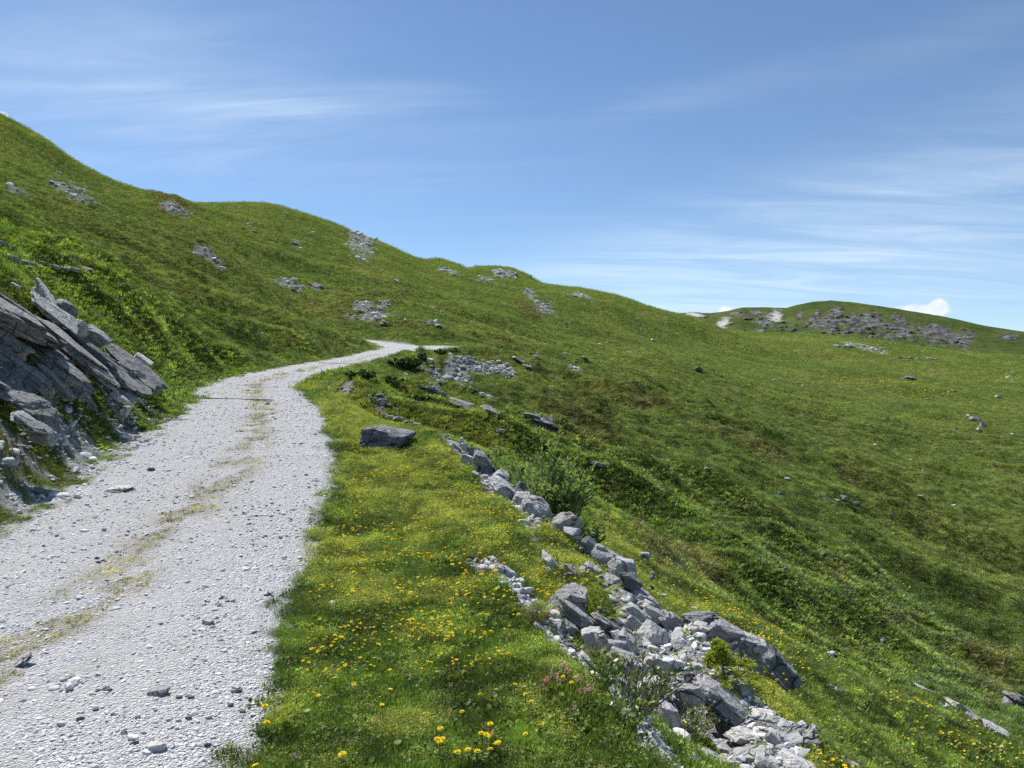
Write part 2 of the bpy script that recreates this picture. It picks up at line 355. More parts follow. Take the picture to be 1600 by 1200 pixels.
flow = blobs([(1180, 985, 120, 50), (1250, 1010, 100, 40), (1340, 1050, 120, 30), (1480, 1150, 120, 60), (1560, 1180, 80, 40), (1100, 940, 80, 40, .6), (1430, 605, 120, 9, 1.2), (1330, 600, 160, 10, .6), (300, 495, 220, 50, .7), (190, 455, 40, 14), (250, 470, 50, 14, .8),
              (420, 545, 120, 20, .6), (1000, 560, 160, 20, .3), (1180, 605, 60, 8, .6), (1300, 1000, 160, 100, .5), (1500, 950, 160, 80, .35), (900, 800, 60, 30, .6), (830, 600, 60, 14, .5), (840, 640, 80, 20, .4), (70, 330, 120, 20, .4), (1180, 680, 40, 8, .8),
              (920, 590, 80, 14, .4), (1200, 840, 300, 120, .3), (60, 450, 60, 20, .6)])

# ------------------------------------------------------------------ materials
def new_mat(name):
    m = bpy.data.materials.new(name); m.use_nodes = True
    nt = m.node_tree; nt.nodes.clear()
    return m, nt
class NB:
    """small node builder"""
    def __init__(s, nt): s.nt = nt
    def n(s, t, **kw):
        x = s.nt.nodes.new(t)
        for k, v in kw.items(): setattr(x, k, v)
        return x
    def lk(s, a, b): s.nt.links.new(a, b)
    def setin(s, sock, v):
        if isinstance(v, bpy.types.NodeSocket): s.lk(v, sock)
        else: sock.default_value = v
    def noise(s, vec, scale, detail=4, rough=.55, dist=0):
        x = s.n('ShaderNodeTexNoise'); x.inputs['Scale'].default_value = scale; x.inputs['Detail'].default_value = detail
        x.inputs['Roughness'].default_value = rough; x.inputs['Distortion'].default_value = dist
        if vec is not None: s.lk(vec, x.inputs['Vector'])
        return x.outputs['Fac']
    def ramp(s, fac, stops, interp='LINEAR'):
        x = s.n('ShaderNodeValToRGB'); x.color_ramp.interpolation = interp
        el = x.color_ramp.elements
        while len(el) < len(stops): el.new(.5)
        for e, (p, c) in zip(el, stops):
            e.position = p; e.color = (*c, 1) if len(c) == 3 else c
        s.lk(fac, x.inputs[0]); return x.outputs[0]
    def mix(s, fac, a, b, blend='MIX'):
        x = s.n('ShaderNodeMix', data_type='RGBA', blend_type=blend)
        s.setin(x.inputs[0], fac)
        for k, v in ((6, a), (7, b)):
            if isinstance(v, tuple): v = (*v, 1) if len(v) == 3 else v
            s.setin(x.inputs[k], v)
        return x.outputs[2]
    def math(s, op, a, b=None, clamp=False):
        x = s.n('ShaderNodeMath', operation=op, use_clamp=clamp)
        s.setin(x.inputs[0], a)
        if b is not None: s.setin(x.inputs[1], b)
        return x.outputs[0]
    def maprange(s, v, a, b, c=0., d=1.):
        x = s.n('ShaderNodeMapRange'); x.interpolation_type = 'SMOOTHSTEP'
        s.lk(v, x.inputs[0])
        for k, q in zip((1, 2, 3, 4), (a, b, c, d)): x.inputs[k].default_value = q
        return x.outputs[0]
    def attr(s, name, inst=False):
        x = s.n('ShaderNodeAttribute', attribute_name=name)
        x.attribute_type = 'INSTANCER' if inst else 'GEOMETRY'
        return x.outputs['Fac']
    def vscale(s, vec, sc):
        x = s.n('ShaderNodeMapping'); x.inputs['Scale'].default_value = sc; s.lk(vec, x.inputs[0]); return x.outputs[0]

def meadow_colour(b, inst):
    """colour of the meadow at a point of the world: shared by the turf and by the plants in it"""
    pos = b.n('ShaderNodeNewGeometry').outputs['Position']
    n1 = b.noise(pos, .35, 5, .6); n2 = b.noise(pos, .045, 4, .6); n3 = b.noise(pos, 2.6, 3, .6)
    base = b.ramp(n1, [(.30, (.052, .080, .018)), (.5, (.100, .138, .027)), (.68, (.165, .186, .043))])
    big = b.ramp(n2, [(.36, (.068, .108, .022)), (.52, (.122, .152, .031)), (.66, (.190, .184, .046))])
    c = b.mix(.5, base, big)
    heath = b.ramp(n3, [(.3, (.054, .062, .016)), (.55, (.125, .122, .032)), (.75, (.150, .158, .040))])
    c = b.mix(b.math('MULTIPLY', b.attr('heath', inst), .8), c, heath)
    lushc = b.ramp(n3, [(.3, (.125, .165, .032)), (.55, (.225, .260, .050)), (.75, (.315, .330, .080))])
    c = b.mix(1.0, c, (1.0, 1.01, 1.12), 'MULTIPLY')
    c = b.mix(b.math('MULTIPLY', b.attr('straw', inst), .85), c, (.36, .30, .13))
    m1 = b.maprange(b.noise(pos, 1.3, 5, .7), .36, .66, .62, 1.55); m2 = b.maprange(n3, .3, .7, .8, 1.25)  # mottling works lit and dark patches of the slope into the turf colour
    vs = b.n('ShaderNodeVectorMath', operation='SCALE'); b.lk(c, vs.inputs[0]); b.lk(b.math('MULTIPLY', b.math('MULTIPLY', m1, m2), 1.28), vs.inputs['Scale'])
    c = vs.outputs[0]
    c = b.mix(b.attr('lush', inst), c, lushc)
    return c, pos, n1, n2, n3

def leaf_shader(b, col, trans=.35, rough=.6, gloss=.04):
    d = b.n('ShaderNodeBsdfDiffuse'); b.setin(d.inputs[0], col)
    t = b.n('ShaderNodeBsdfTranslucent')
    b.setin(t.inputs[0], b.mix(1.0, col, (1.1, 1.15, .55, 1), 'MULTIPLY'))
    m = b.n('ShaderNodeMixShader'); m.inputs[0].default_value = trans
    b.lk(d.outputs[0], m.inputs[1]); b.lk(t.outputs[0], m.inputs[2])
    g = b.n('ShaderNodeBsdfGlossy'); g.inputs['Roughness'].default_value = rough; g.inputs[0].default_value = (.8, .9, .8, 1)
    m2 = b.n('ShaderNodeMixShader'); m2.inputs[0].default_value = gloss
    b.lk(m.outputs[0], m2.inputs[1]); b.lk(g.outputs[0], m2.inputs[2])
    o = b.n('ShaderNodeOutputMaterial'); b.lk(m2.outputs[0], o.inputs[0])

def mat_turf_leaf(name, mul=(1, 1, 1), trans=.35):
    m, nt = new_mat(name); b = NB(nt)
    c, *_ = meadow_colour(b, True)
    tint = b.attr('tint', True)
    v = b.maprange(tint, 0, 1, .45, 1.5)
    c = b.mix(1.0, c, b.n('ShaderNodeCombineColor').outputs[0], 'MULTIPLY') if False else c
    hs = b.n('ShaderNodeHueSaturation'); b.lk(v, hs.inputs['Value']); b.lk(c, hs.inputs['Color'])
    b.lk(b.maprange(tint, 0, 1, .515, .487), hs.inputs['Hue'])
    c = b.mix(1.0, hs.outputs[0], mul, 'MULTIPLY')
    leaf_shader(b, c, trans)
    return m
M_GRASS = mat_turf_leaf('meadow_grass_blades', (1.18, 1.30, 1.1))
M_COVER = mat_turf_leaf('leafy_cover', (1.4, 1.4, 1.2))
M_FROTH = mat_turf_leaf('cover_flower_froth', (1.9, 1.78, 1.9))
M_HEATH = mat_turf_leaf('heath_leaves', (1.2, 1.1, 1.1), .2)

def leaf_mat(name, c1, c2, trans=.35, scale=9., rough=.5, gloss=.05):
    m, nt = new_mat(name); b = NB(nt)
    tc = b.n('ShaderNodeTexCoord').outputs['Object']
    c = b.ramp(b.noise(tc, scale, 2), [(.3, c1), (.7, c2)])
    leaf_shader(b, c, trans, rough, gloss)
    return m

def ground_material():
    m, nt = new_mat('mountain_meadow_ground'); b = NB(nt)
    c, pos, n1, n2, n3 = meadow_colour(b, False)
    # turf between the plants: darker litter, some earth
    litter = b.ramp(b.noise(pos, 14, 4, .7), [(.3, (.030, .034, .010)), (.6, (.075, .085, .020)), (.8, (.16, .15, .05))])
    fd = b.n('ShaderNodeCameraData')
    nearf = b.attr('nearness')
    c = b.mix(b.math('MULTIPLY', nearf, .75), c, litter)
    dots = b.noise(pos, 1.1, 6, .75)
    c = b.mix(b.maprange(dots, .50, .70, 0, .55), c, (.200, .185, .030))
    c = b.mix(b.maprange(dots, .48, .33, 0, .6), c, (.022, .045, .008))
    # gravel of the track
    v1 = b.n('ShaderNodeTexVoronoi', feature='F1'); v1.inputs['Scale'].default_value = 42; b.lk(pos, v1.inputs['Vector'])
    v2 = b.n('ShaderNodeTexVoronoi', feature='F1'); v2.inputs['Scale'].default_value = 95; b.lk(pos, v2.inputs['Vector'])
    sep = b.n('ShaderNodeSeparateColor'); b.lk(v1.outputs['Color'], sep.inputs[0])
    sep2 = b.n('ShaderNodeSeparateColor'); b.lk(v2.outputs['Color'], sep2.inputs[0])
    g1 = b.ramp(sep.outputs[0], [(0, (.40, .408, .428)), (.35, (.64, .648, .665)), (.7, (.79, .793, .797)), (1, (.88, .878, .87))])
    g2 = b.ramp(sep2.outputs[0], [(0, (.46, .468, .488)), (.5, (.69, .695, .708)), (1, (.87, .868, .858))])
    gr = b.mix(.5, g1, g2)
    patch = b.noise(pos, .8, 4, .6)
    gr = b.mix(b.maprange(patch, .38, .68, 0, .55), gr, (.70, .69, .665))
    gr = b.mix(b.maprange(b.noise(pos, 9, 4, .7), .55, .75, 0, .5), gr, (.33, .33, .34))
    dustf = b.attr('strip')
    sandy = b.ramp(b.noise(pos, 5, 4, .7), [(.3, (.26, .225, .12)), (.7, (.50, .45, .32))])
    gr = b.mix(b.math('MULTIPLY', dustf, .62), gr, sandy)
    rubble = b.ramp(b.noise(pos, 6, 6, .75), [(.3, (.15, .14, .125)), (.5, (.36, .355, .345)), (.7, (.55, .54, .52))])
    # bare stone and earth
    c = b.mix(b.attr('stone'), c, rubble)
    c = b.mix(b.attr('road'), c, gr)
    # height detail
    h_far = b.noise(pos, .9, 7, .68)
    h_mid = b.noise(pos, 7, 4, .7)
    bmp = b.n('ShaderNodeBump'); bmp.inputs['Strength'].default_value = .9; bmp.inputs['Distance'].default_value = .55
    b.lk(h_far, bmp.inputs['Height'])
    notroad = b.math('SUBTRACT', 1., b.math('MAXIMUM', b.attr('road'), nearf), True)
    b.lk(b.math('MULTIPLY', notroad, 1.0), bmp.inputs['Strength'])
    bmp2 = b.n('ShaderNodeBump'); bmp2.inputs['Strength'].default_value = .7; bmp2.inputs['Distance'].default_value = .018
    b.lk(b.math('ADD', b.math('MULTIPLY', v1.outputs['Distance'], -9), b.math('MULTIPLY', v2.outputs['Distance'], -8)), bmp2.inputs['Height'])
    b.lk(bmp.outputs[0], bmp2.inputs['Normal'])
    p = b.n('ShaderNodeBsdfDiffuse')
    b.lk(c, p.inputs[0]); b.lk(bmp2.outputs[0], p.inputs['Normal'])
    o = b.n('ShaderNodeOutputMaterial'); b.lk(p.outputs[0], o.inputs[0])
    return m
M_GROUND = ground_material()

def rock_mat(name, lo, mid, hi, vein=.5, scale=1., lich=(.30, .30, .26), lamin=0.):
    m, nt = new_mat(name); b = NB(nt)
    tc = b.n('ShaderNodeTexCoord').outputs['Object']
    oi = b.n('ShaderNodeObjectInfo')
    add = b.n('ShaderNodeVectorMath', operation='ADD'); b.lk(tc, add.inputs[0])
    cx = b.n('ShaderNodeCombineXYZ'); b.lk(b.math('MULTIPLY', oi.outputs['Random'], 57.), cx.inputs[0]); b.lk(cx.outputs[0], add.inputs[1])
    v = add.outputs[0]
    n1 = b.noise(v, 1.6 * scale, 6, .65, .6); n2 = b.noise(v, 9 * scale, 5, .7)
    st = b.noise(b.vscale(v, (1.6, 1.6, 9)), 2.2 * scale, 4, .65, .4)
    c = b.ramp(n1, [(.28, lo), (.5, mid), (.72, hi)])
    c = b.mix(.35, c, b.ramp(n2, [(.3, lo), (.7, hi)]))
    if lamin: c = b.mix(lamin, c, b.ramp(st, [(.35, tuple(x * .55 for x in lo)), (.5, mid), (.65, hi)]))
    # pale veins and dark cracks
    w = b.n('ShaderNodeTexVoronoi', feature='DISTANCE_TO_EDGE'); w.inputs['Scale'].default_value = 2.1 * scale
    dv = b.n('ShaderNodeVectorMath', operation='ADD'); b.lk(v, dv.inputs[0])
    nn = b.n('ShaderNodeTexNoise'); nn.inputs['Scale'].default_value = 3 * scale; b.lk(v, nn.inputs['Vector']); 
    sc2 = b.n('ShaderNodeVectorMath', operation='SCALE'); sc2.inputs['Scale'].default_value = .55; b.lk(nn.outputs['Color'], sc2.inputs[0]); b.lk(sc2.outputs[0], dv.inputs[1])
    b.lk(dv.outputs[0], w.inputs['Vector'])
    crack = b.maprange(w.outputs['Distance'], .0, .022, 1, 0)
    c = b.mix(b.math('MULTIPLY', crack, .28), c, tuple(x * .3 for x in lo))
    vn = b.maprange(b.math('ABSOLUTE', b.math('SUBTRACT', b.noise(v, 2.4 * scale, 3, .5, 1.2), .5)), .0, .02, vein, 0)
    c = b.mix(vn, c, (.62, .61, .58))
    c = b.mix(b.maprange(b.noise(v, 4.5 * scale, 5, .75), .60, .70, 0, .55), c, lich)
    val = b.maprange(oi.outputs['Random'], 0, 1, .78, 1.2)
    hs = b.n('ShaderNodeHueSaturation'); b.lk(val, hs.inputs['Value']); b.lk(c, hs.inputs['Color'])
    bmp = b.n('ShaderNodeBump'); bmp.inputs['Strength'].default_value = 1.; bmp.inputs['Distance'].default_value = .045
    hgt = b.math('ADD', b.math('ADD', n2, b.math('MULTIPLY', st, 1.2 if lamin else .4)), b.math('MULTIPLY', crack, -1.5))
    b.lk(hgt, bmp.inputs['Height'])
    p = b.n('ShaderNodeBsdfPrincipled'); b.lk(hs.outputs[0], p.inputs['Base Color']); p.inputs['Roughness'].default_value = .72
    p.inputs['Specular IOR Level'].default_value = .25
    b.lk(bmp.outputs[0], p.inputs['Normal'])
    o = b.n('ShaderNodeOutputMaterial'); b.lk(p.outputs[0], o.inputs[0])
    return m
M_LIME = rock_mat('pale_limestone', (.31, .30, .285), (.46, .45, .435), (.62, .61, .585), .3, 1.3, (.30, .29, .27))
M_SLATE = rock_mat('blue_grey_slate', (.215, .218, .228), (.335, .338, .346), (.46, .462, .466), .28, 1., (.36, .36, .35), .5)
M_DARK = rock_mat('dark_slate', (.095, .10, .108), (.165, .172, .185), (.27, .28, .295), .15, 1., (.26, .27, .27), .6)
M_MIX = rock_mat('mixed_grey_schist', (.20, .20, .205), (.32, .32, .325), (.48, .475, .465), .5, 1.2, (.16, .16, .155), .35)
M_FACE = rock_mat('rock_face_schist', (.07, .071, .074), (.185, .185, .186), (.40, .395, .385), .15, 1.1, (.05, .05, .052), .32)
ROCKMAT = {'L': M_LIME, 'S': M_SLATE, 'D': M_DARK, 'M': M_MIX, 'F': M_FACE}

# ------------------------------------------------------------------ the ground itself
gv = np.stack([XG, YG, ZG], -1).reshape(-1, 3)
ii = np.arange(NR * NT).reshape(NR, NT)
gf = np.stack([ii[:-1, :-1], ii[:-1, 1:], ii[1:, 1:], ii[1:, :-1]], -1).reshape(-1, 4)
gme = mesh_np('mountain_ground', gv, gf, M_GROUND, True)
nearness = sstep(60, 16, RG) * (1 - road)
stonem = np.clip(stonemask, 0, 1)
for nme, arr in (('road', road), ('lush', lush), ('heath', heath), ('stone', stonem * .9), ('strip', strip), ('nearness', nearness)):
    fattr(gme, nme, arr)
tag(obj('ground', gme), kind='structure')
# the foot of the ground right under the viewer
_c = [(0, 0, float(ZG[0].mean()))] + [tuple(gv[j]) for j in range(NT)]
pm = mesh_np('ground_centre', _c, [[0, j + 2, j + 1] for j in range(NT - 1)], M_GROUND)
fattr(pm, 'road', np.ones(NT + 1))
tag(obj('gravel_road', pm), kind='structure')

# ------------------------------------------------------------------ prototypes for the ground cover (geometry-node instances)
def proto_collection(name, meshes):
    c = bpy.data.collections.new(name)
    for i, me in enumerate(meshes):
        o = bpy.data.objects.new('%s_%02d' % (name, i), me); c.objects.link(o)
    return c
def ribbon(base, az, h, lean, w, seg=3, bend=1.7):
    """tapered bent blade: list of verts and quads/tris"""
    v = []; f = []
    ca, sa = math.cos(az), math.sin(az); pa, qa = -sa, ca
    for k in range(seg + 1):
        t = k / seg
        out = lean * t ** bend
        z = h * (t - .25 * lean * t * t / max(h, .01) * .6)
        ww = w * (1 - t) ** .7 * .5 if k < seg else 0
        x, y = base[0] + ca * out, base[1] + sa * out
        if k < seg: v += [(x - pa * ww, y - qa * ww, z), (x + pa * ww, y + qa * ww, z)]
        else: v += [(x, y, z)]
    for k in range(seg - 1):
        f.append((2 * k, 2 * k + 1, 2 * k + 3, 2 * k + 2))
    f.append((2 * seg - 2, 2 * seg - 1, 2 * seg))
    return v, f
def tuft_mesh(name, n, rad, w, lean, seed, mat, seg=3, hv=(.5, 1.)):
    r = random.Random(seed); V = []; Fc = []
    for _ in range(n):
        a = r.uniform(0, 2 * PI); q = rad * math.sqrt(r.random())
        v, f = ribbon((q * math.cos(a), q * math.sin(a)), a + r.uniform(-1.2, 1.2), r.uniform(*hv), r.uniform(.1, lean), w * r.uniform(.7, 1.3), seg)
        o = len(V); V += v; Fc += [tuple(i + o for i in x) for x in f]
    return mesh_np(name, V, Fc, mat)
def leaf_quad(c, n, up, L, Wd):
    """a four-sided pointed leaf centred at c with axis up and normal n"""
    side = n.cross(up).normalized()
    return [c - up * L * .5, c + side * Wd * .5 + n * L * .06, c + up * L * .5, c - side * Wd * .5 + n * L * .06]
def rand_dir(r, zmin=.2):
    while True:
        v = Vector((r.gauss(0, 1), r.gauss(0, 1), r.gauss(0, 1)))
        if v.length > .1:
            v.normalize()
            if v.z >= zmin: return v
def cover_mesh(name, n_leaf, n_froth, seed, leaf=.34, froth=.12):
    r = random.Random(seed); V = []; Fc = []; mi = []
    for _ in range(n_leaf):
        a = r.uniform(0, 2 * PI); q = .9 * math.sqrt(r.random()); h = r.uniform(.1, .75) * (1.1 - .5 * q)
        n = rand_dir(r, .45); up = n.orthogonal().normalized(); up = (Matrix.Rotation(r.uniform(0, 6.28), 3, n) @ up)
        c = Vector((q * math.cos(a), q * math.sin(a), h)); side = n.cross(up); L = leaf * r.uniform(.6, 1.2)
        o = len(V); V.append(tuple(c - n * L * .12))
        for k in range(7):
            t = 2 * PI * k / 7; V.append(tuple(c + (up * math.cos(t) + side * math.sin(t)) * L * .5 * (1 if k % 2 else .86)))
        for k in range(7): Fc.append((o, o + 1 + k, o + 1 + (k + 1) % 7)); mi.append(0)
    for _ in range(n_froth):
        a = r.uniform(0, 2 * PI); q = .9 * math.sqrt(r.random()); h = r.uniform(.45, 1.05) * (1.1 - .35 * q)
        n = rand_dir(r, .0); up = n.orthogonal().normalized(); L = froth * r.uniform(.6, 1.3)
        o = len(V); V += [tuple(p) for p in leaf_quad(Vector((q * math.cos(a), q * math.sin(a), h)), n, up, L, L * .8)]
        Fc.append((o, o + 1, o + 2, o + 3)); mi.append(1)
    return mesh_np(name, V, Fc, mats=[M_COVER, M_FROTH], midx=mi)
def heath_mesh(name, n, seed, mt=None):
    r = random.Random(seed); V = []; Fc = []
    for _ in range(n):
        a = r.uniform(0, 2 * PI); q = math.sqrt(r.random()); h = (1 - .6 * q * q) * r.uniform(.25, 1)
        n_ = rand_dir(r, -.1); up = n_.orthogonal().normalized(); L = r.uniform(.16, .34)
        o = len(V); V += [tuple(p) for p in leaf_quad(Vector((q * math.cos(a), q * math.sin(a), h)), n_, up, L, L * .55)]
        Fc.append((o, o + 1, o + 2, o + 3))
    return mesh_np(name, V, Fc, mt or M_HEATH)

def scatter_object(name, pos, rot, scl, idx, coll, attrs, label=None):
    me = bpy.data.meshes.new(name + '_points')
    me.vertices.add(len(pos)); me.vertices.foreach_set('co', np.asarray(pos, np.float32).ravel())
    fattr(me, 'rot', rot, 'FLOAT_VECTOR'); fattr(me, 'scl', scl, 'FLOAT_VECTOR'); fattr(me, 'idx', idx, 'INT')
    for k, v in attrs.items(): fattr(me, k, v)
    me.update()
    o = obj(name, me)
    ng = bpy.data.node_groups.new(name + '_scatter', 'GeometryNodeTree')
    ng.interface.new_socket('Geometry', in_out='INPUT', socket_type='NodeSocketGeometry')
    ng.interface.new_socket('Geometry', in_out='OUTPUT', socket_type='NodeSocketGeometry')
    N = ng.nodes; L = ng.links
    gi = N.new('NodeGroupInput'); go = N.new('NodeGroupOutput')
    ip = N.new('GeometryNodeInstanceOnPoints'); ci = N.new('GeometryNodeCollectionInfo')
    ci.inputs['Collection'].default_value = coll
    ci.inputs['Separate Children'].default_value = True; ci.inputs['Reset Children'].default_value = True
    def na(nm, t):
        x = N.new('GeometryNodeInputNamedAttribute'); x.data_type = t; x.inputs['Name'].default_value = nm
        return x.outputs['Attribute']
    L.new(gi.outputs[0], ip.inputs['Points']); L.new(ci.outputs[0], ip.inputs['Instance'])
    ip.inputs['Pick Instance'].default_value = True
    L.new(na('idx', 'INT'), ip.inputs['Instance Index'])
    er = N.new('FunctionNodeEulerToRotation'); L.new(na('rot', 'FLOAT_VECTOR'), er.inputs[0]); L.new(er.outputs[0], ip.inputs['Rotation'])
    L.new(na('scl', 'FLOAT_VECTOR'), ip.inputs['Scale'])
    L.new(ip.outputs[0], go.inputs[0])
    md = o.modifiers.new('scatter', 'NODES'); md.node_group = ng
    tag(o, label, kind='stuff')
    return o

# terrain visible from about the viewpoint (with a generous margin)
EL = (ZG - EYE) / RG
RUN = np.maximum.accumulate(np.where(RG > 2, EL, -9), axis=0)
VIS = (EL > RUN - (.030 + .12 / RG * 4)) * 1.0
def candidates(da, du, rmin, rmax, tmax=43, smin=0.):
    t = np.arange(-math.radians(tmax), math.radians(tmax), da); u = np.arange(math.log(rmin), math.log(rmax), du)
    tt, uu = np.meshgrid(t, u); tt = tt.ravel() + rng.uniform(-.5, .5, tt.size) * da; uu = uu.ravel() + rng.uniform(-.5, .5, uu.size) * du
    r = np.exp(uu)
    p = np.minimum(1, (da * r) * (du * r) / max(smin * smin, 1e-12)) if smin else np.ones_like(r)
    k = rng.random(len(r)) < p
    tt, r = tt[k], r[k]
    x, y = r * np.sin(tt), r * np.cos(tt)
    v = grid_at(VIS, x, y) > .3
    x, y, r = x[v], y[v], r[v]
    return x, y, grid_at(ZG, x, y), r

# --- grass, leafy cover and heath over the whole meadow
_a = candidates(.0046, .0066, 1.5, 55, 44, .023); _c = candidates(.0075, .0105, 1.5, 300, 68, .032)
_m = np.abs(np.arctan2(_c[0], _c[1])) > math.radians(44); _c = [q[_m] for q in _c]; _b = candidates(.0036, .0056, 55, 440, 44)
x, y, z, r = [np.concatenate(q) for q in zip(_a, _b, _c)]
g_road = grid_at(road, x, y); g_l = grid_at(lush, x, y); g_h = grid_at(heath, x, y); g_s = grid_at(stonem, x, y); g_lat = grid_at(LAT, x, y); g_strip = grid_at(strip, x, y)
u1 = rng.random(len(x))
on_strip = (g_road > .5) & (g_strip > .35) & (rng.random(len(x)) < .34 * g_strip) & (r < 40)
keep = ((g_road < .15 + .55 * rng.random(len(x)) ** 2) & (u1 > g_s * .96) & (grid_at(pit, x, y) < .35)) | on_strip
g_h = np.where(on_strip, 1., g_h)
x, y, z, r, g_l, g_h, on_strip = x[keep], y[keep], z[keep], r[keep], g_l[keep], g_h[keep], on_strip[keep]
clump = fbm(x * 2.2, y * 2.2, 81, 3)
kind_u = rng.random(len(x))
is_l = kind_u < g_l * .80
is_h = (~is_l) & (kind_u < .80 * g_l + .55 * g_h)
is_h &= ~on_strip
is_g = ~(is_l | is_h)
tint = np.clip(.5 + .55 * clump + .22 * rng.normal(size=len(x)), 0, 1)
hgt = np.clip(.040 + .0020 * r, 0, .15) * (1 + sstep(90, 300, r) * .4) * (1 + .5 * clump)
hgt = np.where(on_strip, hgt * .45, hgt)
hgt = np.where((x < -4.5) & (y < 17) & (grid_at(LAT, x, y) > -6), hgt * .6, hgt)
tint = np.where(r > 55, .5 + (tint - .5) * .8, tint)
def emit(name, sel, coll, n, hmul, idxf, wmul, lean=.25, sink=.0):
    k = np.where(sel)[0]
    rot = np.stack([rng.normal(0, lean, len(k)), rng.normal(0, lean, len(k)), rng.uniform(0, 2 * PI, len(k))], 1)
    h = hgt[k] * hmul * rng.uniform(.7, 1.35, len(k)); w = np.maximum(h * wmul, np.where(r[k] < 55, .0050, .0036) * r[k]) * rng.uniform(.8, 1.25, len(k))
    pos = np.stack([x[k], y[k], z[k] - .02 * h - sink * h], 1)
    scatter_object(name, pos, rot, np.stack([w, w, h], 1), idxf(k), coll, {'tint': tint[k], 'lush': g_l[k], 'heath': g_h[k], 'straw': on_strip[k] * rng.random(len(k))})
tufts = [tuft_mesh('grass_tuft_%d' % i, 26, .85, .075, .60, 100 + i, M_GRASS, 3) for i in range(5)] + \
        [tuft_mesh('grass_clump_%d' % i, 22, 1.0, .20, .9, 200 + i, M_GRASS, 2, (.35, 1.)) for i in range(4)] + \
        [heath_mesh('grass_grain_%d' % i, 46, 260 + i, M_GRASS) for i in range(4)] + [cover_mesh('broad_leaves_%d' % i, 12, 0, 280 + i, .42) for i in range(3)]
emit('meadow_grass', is_g, proto_collection('grass_tufts', tufts), 9, 1.0, lambda k: np.where(r[k] < 16, np.where(rng.random(len(k)) < .22, rng.integers(13, 16, len(k)), rng.integers(0, 5, len(k))), np.where(r[k] < 38, 5 + rng.integers(0, 4, len(k)), 9 + rng.integers(0, 4, len(k)))), .85)
covers = [cover_mesh('leafy_cover_%d' % i, 10, 60, 300 + i) for i in range(5)]
emit('leafy_ground_cover', is_l, proto_collection('cover_clumps', covers), 5, 1.05, lambda k: rng.integers(0, 5, len(k)), 1.0, .15)
heaths = [heath_mesh('heath_clump_%d' % i, 90, 400 + i) for i in range(4)]
emit('heath_cover', is_h, proto_collection('heath_clumps', heaths), 4, .95, lambda k: rng.integers(0, 4, len(k)), 1.3, .2)
print('cover', is_g.sum(), is_l.sum(), is_h.sum())

# ------------------------------------------------------------------ the far mountain
FM_CREST = np.array([(960, 512), (1030, 497), (1066, 489), (1085, 487), (1110, 489), (1140, 485), (1160, 480), (1200, 480), (1228, 481), (1245, 476), (1270, 471), (1300, 469), (1340, 473), (1400, 482), (1450, 490), (1500, 500), (1550, 511), (1600, 518), (1700, 538), (1850, 565), (2050, 595)], float)
ft = np.arctan2(np.arange(960, 2050, 2.2) - 800, F); fu = np.concatenate([np.linspace(620, 905, 110), np.linspace(912, 1300, 24)])
FTg, FRg = np.meshgrid(ft, fu)
fpx = 800 + F * np.tan(FTg)
crest_e = (600 - np.interp(fpx, FM_CREST[:, 0], FM_CREST[:, 1])) / F * np.cos(FTg)
s_ = np.clip((FRg - 620) / (900 - 620), 0, 1)
prof = sstep(0, 1, s_ * .93 + .035) * .75 + s_ * .25
be = (600 - 590) / F
fe = be + (crest_e - be) * prof - np.maximum(FRg - 905, 0) / 400 * .10
fz = EYE + fe * FRg
fpy = 600 - fe / np.cos(FTg) * F
fx, fy = FRg * np.sin(FTg), FRg * np.cos(FTg)
def fb(px, py, w, h, rot=0):
    dx, dy = fpx - px, fpy - py; c, s = math.cos(rot), math.sin(rot)
    return np.exp(-((dx * c + dy * s) / (w / 2)) ** 2 - ((-dx * s + dy * c) / (h / 2)) ** 2)
crag = np.zeros_like(fx)
for a in [(1130, 507, 22, 34, .9), (1085, 492, 40, 10, .15), (1180, 488, 26, 10, .2), (1212, 494, 26, 26, .3), (1190, 505, 26, 12, .4), (1250, 492, 12, 14), (1283, 500, 18, 34, -.5), (1270, 497, 16, 14), (1307, 490, 24, 26, .5), (1360, 504, 56, 30, .15), (1335, 500, 30, 20), (1404, 500, 34, 16, .3),
          (1410, 522, 26, 20), (1438, 512, 16, 14), (1462, 516, 40, 22, .5), (1485, 526, 40, 26, .6), (1510, 530, 24, 36, .7), (1575, 526, 40, 10, .1), (1190, 516, 20, 10), (1300, 515, 14, 20), (1150, 490, 30, 8, .2), (1330, 514, 330, 40, .10), (1450, 528, 170, 34, .25), (1200, 500, 130, 30, .2)]:
    crag = np.maximum(crag, fb(*a) * (.60 if a[2] > 100 else 1))
_bc = np.interp(fpx, [1255, 1300, 1360, 1420, 1470, 1525], [495, 500, 504, 513, 520, 532])
crag = np.maximum(crag, .74 * np.exp(-((fpy - _bc) / 11.) ** 2) * sstep(1250, 1280, fpx) * sstep(1530, 1500, fpx))
fn = fbm(fx / 14, fz / 7 + fy / 30, 91, 4)
fn2 = fbm(fx / 5, fz / 3 + fy / 40, 92, 4)
crag_m = sstep(.42, .66, crag * .95 + .46 * fn + .50 * fn2)
pale = np.maximum(fb(1130, 507, 22, 34, .9), np.maximum(fb(1085, 492, 44, 10, .15), fb(1214, 496, 24, 22)))
k_ = np.abs(fbm(fx / 9, fz / 5, 93, 3))
dr = crag_m * (1. + 7.0 * k_) 
fx = fx - dr * np.sin(FTg) + 0; fy = fy - dr * np.cos(FTg)
fz = fz + (1 - crag_m) * (fbm(fx / 60, fy / 60, 95, 4) * 2.2) * sstep(900, 820, FRg) + fbm(fx / 20, fy / 20, 96, 3) * .7 - crag_m * 1.0 * fbm(fx / 9, fz / 4, 97, 3)
nr, ntq = fx.shape
jj = np.arange(nr * ntq).reshape(nr, ntq)
